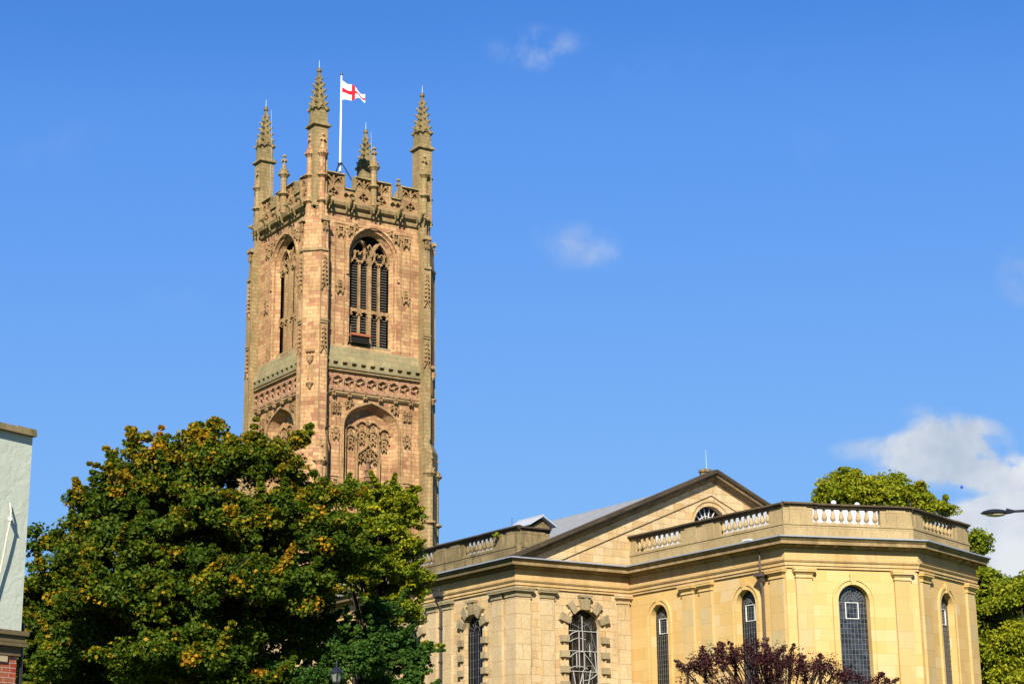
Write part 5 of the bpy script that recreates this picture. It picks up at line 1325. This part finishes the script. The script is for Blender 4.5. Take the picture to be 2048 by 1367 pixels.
far('lime_tree', 'tree standing close behind the right end of the chancel', [lob(1955, 1090, 122, 16, 30), lob(1960, 1160, 122, 24, 40), lob(1965, 1240, 122, 40, 70), lob(1965, 1340, 122, 50, 90)], 22, 300, 122, 1960, tint=0.35, sp=[leader(1948, 1090, 1952, 1062, 122, 5, 0.5, 0.25), leader(1955, 1110, 1968, 1098, 122, 4, .4, .2)])
far('lime_tree', 'bright yellow green tree at the right edge of the picture', [lob(2040, 1210, 118, 52, 50), lob(2030, 1290, 117, 50, 45), lob(2060, 1380, 117, 60, 70), lob(2075, 1180, 118, 45, 40), lob(2015, 1350, 117, 35, 50)], 23, 420, 118, 2050, tint=0.5)
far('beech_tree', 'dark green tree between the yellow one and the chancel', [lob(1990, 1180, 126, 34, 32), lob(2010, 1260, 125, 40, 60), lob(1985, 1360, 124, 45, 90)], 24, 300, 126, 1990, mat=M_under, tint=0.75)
# purple-leaved plum
PD = 52.0
pb = at(1560, 1330, PD)
pl_ = [lob(1440, 1330, PD, 60, 40), lob(1400, 1345, PD, 40, 36), lob(1500, 1320, PD-0.3, 42, 45), lob(1545, 1332, PD-0.5, 50, 42), lob(1572, 1350, PD-0.5, 60, 45), lob(1645, 1348, PD, 40, 36), lob(1700, 1362, PD, 42, 32), lob(1760, 1372, PD, 34, 20), lob(1500, 1400, PD, 150, 45), lob(1650, 1410, PD, 120, 35)]
tree('purple_plum_tree', 'purple leaved plum tree in front of the chancel windows', 'tree', (pb.x, pb.y), pl_, 600, 38, 0.052, M_purple, 31, cr=(0.10, 0.30), tint=0.4, trunk_r=0.12, flat=0.85, limbs=170, fork=0.3, bark=M_pbark, twig=0.0,
     spikes=[leader(1530, 1305, 1535, 1290, PD, 2, 0.16, 0.08), leader(1470, 1312, 1460, 1285, PD, 4, 0.12, 0.06), leader(1555, 1312, 1568, 1294, PD, 2, 0.16, 0.08), leader(1578, 1316, 1587, 1288, PD, 3, 0.12, 0.07), leader(1640, 1335, 1638, 1306, PD, 5, 0.16, 0.08), leader(1610, 1340, 1604, 1308, PD, 5, 0.14, 0.08), leader(1410, 1322, 1404, 1292, PD, 5, 0.15, 0.08), leader(1770, 1364, 1792, 1358, PD, 4, 0.14, 0.08), leader(1375, 1340, 1352, 1322, PD, 4, 0.15, 0.1), leader(1755, 1356, 1768, 1346, PD, 4, 0.14, 0.08), leader(1445, 1300, 1440, 1282, PD, 4, .14, .08)])
# weed growing on the parapet
wp = FNS.p(43.0-0.55, 0.25, 17.9)
wd = thing('parapet_weed', 'small bright green weed growing out of the sooty nave parapet', 'plant', FNS.p(42.9, 0.1, 17.95))
rng = np.random.default_rng(5)
m = MB(); P0 = Vector(FNS.p(42.9, 0.05, 17.95))
for k in range(5): tube(m, [P0, P0+Vector((rng.normal(0, 0.12)-0.1, rng.normal(0, 0.15), rng.uniform(0.05, 0.3)))], 0.012, 4)
m.build('stems', M_under, wd)
crown('leaves', M_far, wd, np.array([(P0.x-0.1, P0.y, P0.z+0.15, 0.24, 0.4)]), 60, 0.12, rng)

# ================================================================ NEAR THINGS
# rendered building at the left edge
cb = at(54, 1065, 28.5); a = 65.4*D
FB = Fr((cb.x, cb.y), (math.sin(a), math.cos(a)), (math.cos(a), -math.sin(a)))       # u=0 at the corner, negative to the left
M_rend, nt, b = newmat('pale_green_render', 0.9, 0.15)
g = N(nt, 'ShaderNodeNewGeometry'); z1 = N(nt, 'ShaderNodeTexNoise'); setin(z1, Scale=3.5, Detail=8.0, Roughness=0.65, Distortion=0.6); L(nt, g.outputs['Position'], z1.inputs['Vector'])
z2 = N(nt, 'ShaderNodeTexNoise'); setin(z2, Scale=0.8, Detail=3.0); L(nt, g.outputs['Position'], z2.inputs['Vector'])
L(nt, mixc(nt, z2.outputs[0], (0.36, 0.39, 0.315), (0.41, 0.44, 0.36)), b.inputs['Base Color'])
bp = N(nt, 'ShaderNodeBump'); setin(bp, Strength=0.9, Distance=0.02); L(nt, z1.outputs[0], bp.inputs['Height']); L(nt, bp.outputs[0], b.inputs['Normal'])
M_brick = stone('glazed_red_brick', [(0, (0.42, 0.06, 0.025)), (0.5, (0.55, 0.10, 0.035)), (1, (0.48, 0.16, 0.07))], 0.225, 0.075, 0.006, (0.55, 0.48, 0.40), rough=0.4, bump=0.004, grime=0.1)
M_buff = plain('buff_stone', (0.42, 0.33, 0.20), 0.8, 0.2, 0, 0.2, 6)
bd = thing('rendered_building', 'pale green rendered building with red brick lower wall at the left edge', 'building', (cb.x, cb.y, 0))
zt = at(69, 874, 28.5).z; zb = at(41, 1265, 28.5).z; zb2 = at(41, 1296, 28.5).z
def slab(m, z0, z1, o, u0=-14): 
    box(m, FB, u0, o, -9, o, z0, z1)
m = MB(); slab(m, zb, zt, 0.0); m.build('rendered_wall', M_rend, bd)
m = MB(); slab(m, 0, zb2, -0.03); m.build('brick_wall', M_brick, bd)
m = MB(); slab(m, zb2+0.08, zb, 0.05); slab(m, zb-0.05, zb+0.02, 0.09); slab(m, zb2+0.02, zb2+0.09, 0.08); slab(m, zb2-0.12, zb2+0.02, 0.01); m.build('stone_band', M_dark, bd)
u = -14.0; i = 0
while u < 0.02:
    u1 = min(u+0.62+0.1*(i % 3), 0.02); m = MB(); frust(m, FB, u+0.004, u1-0.004, -0.45, 0.09, zt, zt+0.10+0.012*(i % 2), 0.01)
    m.build('coping_stone', M_balg, bd); u = u1 if u1 < 0.019 else 1; i += 1
m = MB(); box(m, FB, -1.6, -0.24, -0.1, 0.0, at(5, 1325, 28.5).z, at(5, 1297, 28.5).z); m.build('stone_panel', M_buff, bd)
def onB(x, y, w=0.03):
    d = ray(x, y); n = FB.w; o = FB.o+n*w; k = (o-Vector((EYE.x, EYE.y, 0))).dot(n)/Vector((d.x, d.y, 0)).dot(n); return EYE+d*k
M_cable = plain('tan_cable_sheath', (0.50, 0.42, 0.33), 0.6, 0.3)
m = MB(); tube(m, [onB(20, 1006), onB(22, 1022, 0.1), onB(21, 1040, 0.12), onB(14, 1070, 0.12), onB(8, 1105, 0.1), onB(2, 1135, 0.08), onB(-10, 1190, 0.06)], 0.015, 8); m.build('cable', M_cable, bd)
m = MB(); tube(m, [onB(20.5, 1037, 0.0), onB(20.5, 1037, 0.14)], 0.03, 6); m.build('cable_clip', M_white, bd)
m = MB(); p = FB.p(0.14, -0.12, 0); tube(m, [(p[0], p[1], 0.1), (p[0], p[1], zb+0.18)], 0.035, 8); m.build('downpipe', M_iron, bd)

# street lamp reaching in from the right
SD = 33.0
h0 = at(1960, 1026, SD); h1 = at(2024, 1023, SD); ed = (h1-h0); ed.z = 0; ed.normalize()
sl_ = thing('street_lamp', 'black street lamp head on a thin arm against the clouds', 'street lamp', (0, 0, 0))
base = h1+ed*1.9; sl_.location = (base.x, base.y, 0)
M_lens = plain('lamp_lens', (0.55, 0.42, 0.30), 0.25, 0.5)
def headshell(m, zt_, zb_, z0, L_):
    vs = []; fs = []; n = 12; k = 10
    for j in range(k+1):
        t = j/k; x = L_*t
        wv = 0.15*math.sin(PI*min(1, t**0.75))**0.7+0.006
        for i in range(n+1):
            q = -1+2*i/n
            vs.append(tuple(h0+ed*x+Vector((ed.y, -ed.x, 0))*wv*q+Vector((0, 0, z0+zt_*math.sqrt(max(0, 1-q*q))*math.sin(PI*min(1, t**0.85))**0.8))))
    for j in range(k):
        for i in range(n): a_ = j*(n+1)+i; fs.append((a_, a_+1, a_+n+2, a_+n+1))
    m.add(vs, fs)
Lh = (h1-h0).length+0.02
m = MB(); headshell(m, 0.075, 0, 0, Lh); headshell(m, -0.03, 0, 0, Lh); m.build('lamp_head', M_iron, sl_, True)
m = MB(); blob(m, h0+ed*(Lh*0.46)+Vector((0, 0, -0.02)), 0.19, 1, 0.62, 0.24, 14, Matrix(((ed.x, -ed.y, 0), (ed.y, ed.x, 0), (0, 0, 1)))); m.build('lens', M_lens, sl_, True)
m = MB(); tube(m, [h1-ed*0.1+Vector((0, 0, 0.02)), h1+ed*0.05+Vector((0, 0, 0.01)), h1+ed*1.0+Vector((0, 0, 0.05)), base+Vector((0, 0, 0.08))], [0.05, 0.025, 0.028, 0.03], 8); m.build('arm', M_iron, sl_)
m = MB(); zt2 = h1.z+0.1; tube(m, [(base.x, base.y, 0), (base.x, base.y, 1.2), (base.x, base.y, 1.25), (base.x, base.y, zt2)], [0.10, 0.10, 0.06, 0.045], 10); blob(m, (base.x, base.y, zt2), 0.06); m.build('post', M_iron, sl_)

# old lantern under the trees
LN = at(673, 1345, 50.0); lp = thing('lantern_post', 'old black lantern half hidden under the trees', 'street lamp', (LN.x, LN.y, 0))
k = 50.0/FPX; zq = lambda y: at(673, y, 50.0).z
M_lg, nt, b = newmat('lantern_glass', 0.1, 0.5); b.inputs['Base Color'].default_value = (0.22, 0.24, 0.20, 1); b.inputs['Alpha'].default_value = 0.55
m = MB(); lathe(m, (LN.x, LN.y, 0), [(11*k, zq(1361)), (11.8*k*1.05, zq(1343))] if False else [(6.5*k, zq(1362)), (11.5*k, zq(1343))], 4, PI/4+0.4); m.build('lantern_glass', M_lg, lp)
m = MB(); lathe(m, (LN.x, LN.y, 0), [(13.5*k, zq(1343.5)), (13.5*k, zq(1342)), (5*k, zq(1334)), (2*k, zq(1333)), (2*k, zq(1329)), (1.2*k, zq(1328)), (1.8*k, zq(1325)), (0.6*k, zq(1320))], 8, 0.4)
for i in range(4):
    a_ = PI/2*i+PI/4+0.4; tube(m, [(LN.x+6.6*k*math.cos(a_), LN.y+6.6*k*math.sin(a_), zq(1362)), (LN.x+11.6*k*math.cos(a_), LN.y+11.6*k*math.sin(a_), zq(1343))], 0.018, 4)
lathe(m, (LN.x, LN.y, 0), [(7*k, zq(1364)), (7*k, zq(1362)), (3*k, zq(1364.5))], 8); m.build('lantern_frame', M_iron, lp)
m = MB(); tube(m, [(LN.x, LN.y, 0), (LN.x, LN.y, 1.0), (LN.x, LN.y, 1.05), (LN.x, LN.y, zq(1363))], [0.12, 0.10, 0.06, 0.04], 10); m.build('post', M_iron, lp)

# balloon
bl_ = at(1923.5, 973, 150.0)
bt = thing('balloon', 'tiny blue balloon drifting in front of the clouds', 'balloon', tuple(bl_))
M_bal = plain('blue_foil', (0.01, 0.08, 0.42), 0.3, 0.5)
m = MB(); blob(m, bl_, 0.13, 1, 1, 1.15, 12); m.build('envelope', M_bal, bt, True)
m = MB(); lathe(m, bl_+Vector((0, 0, -0.17)), [(0.03, 0), (0.008, 0.03)], 6); m.build('knot', M_bal, bt)
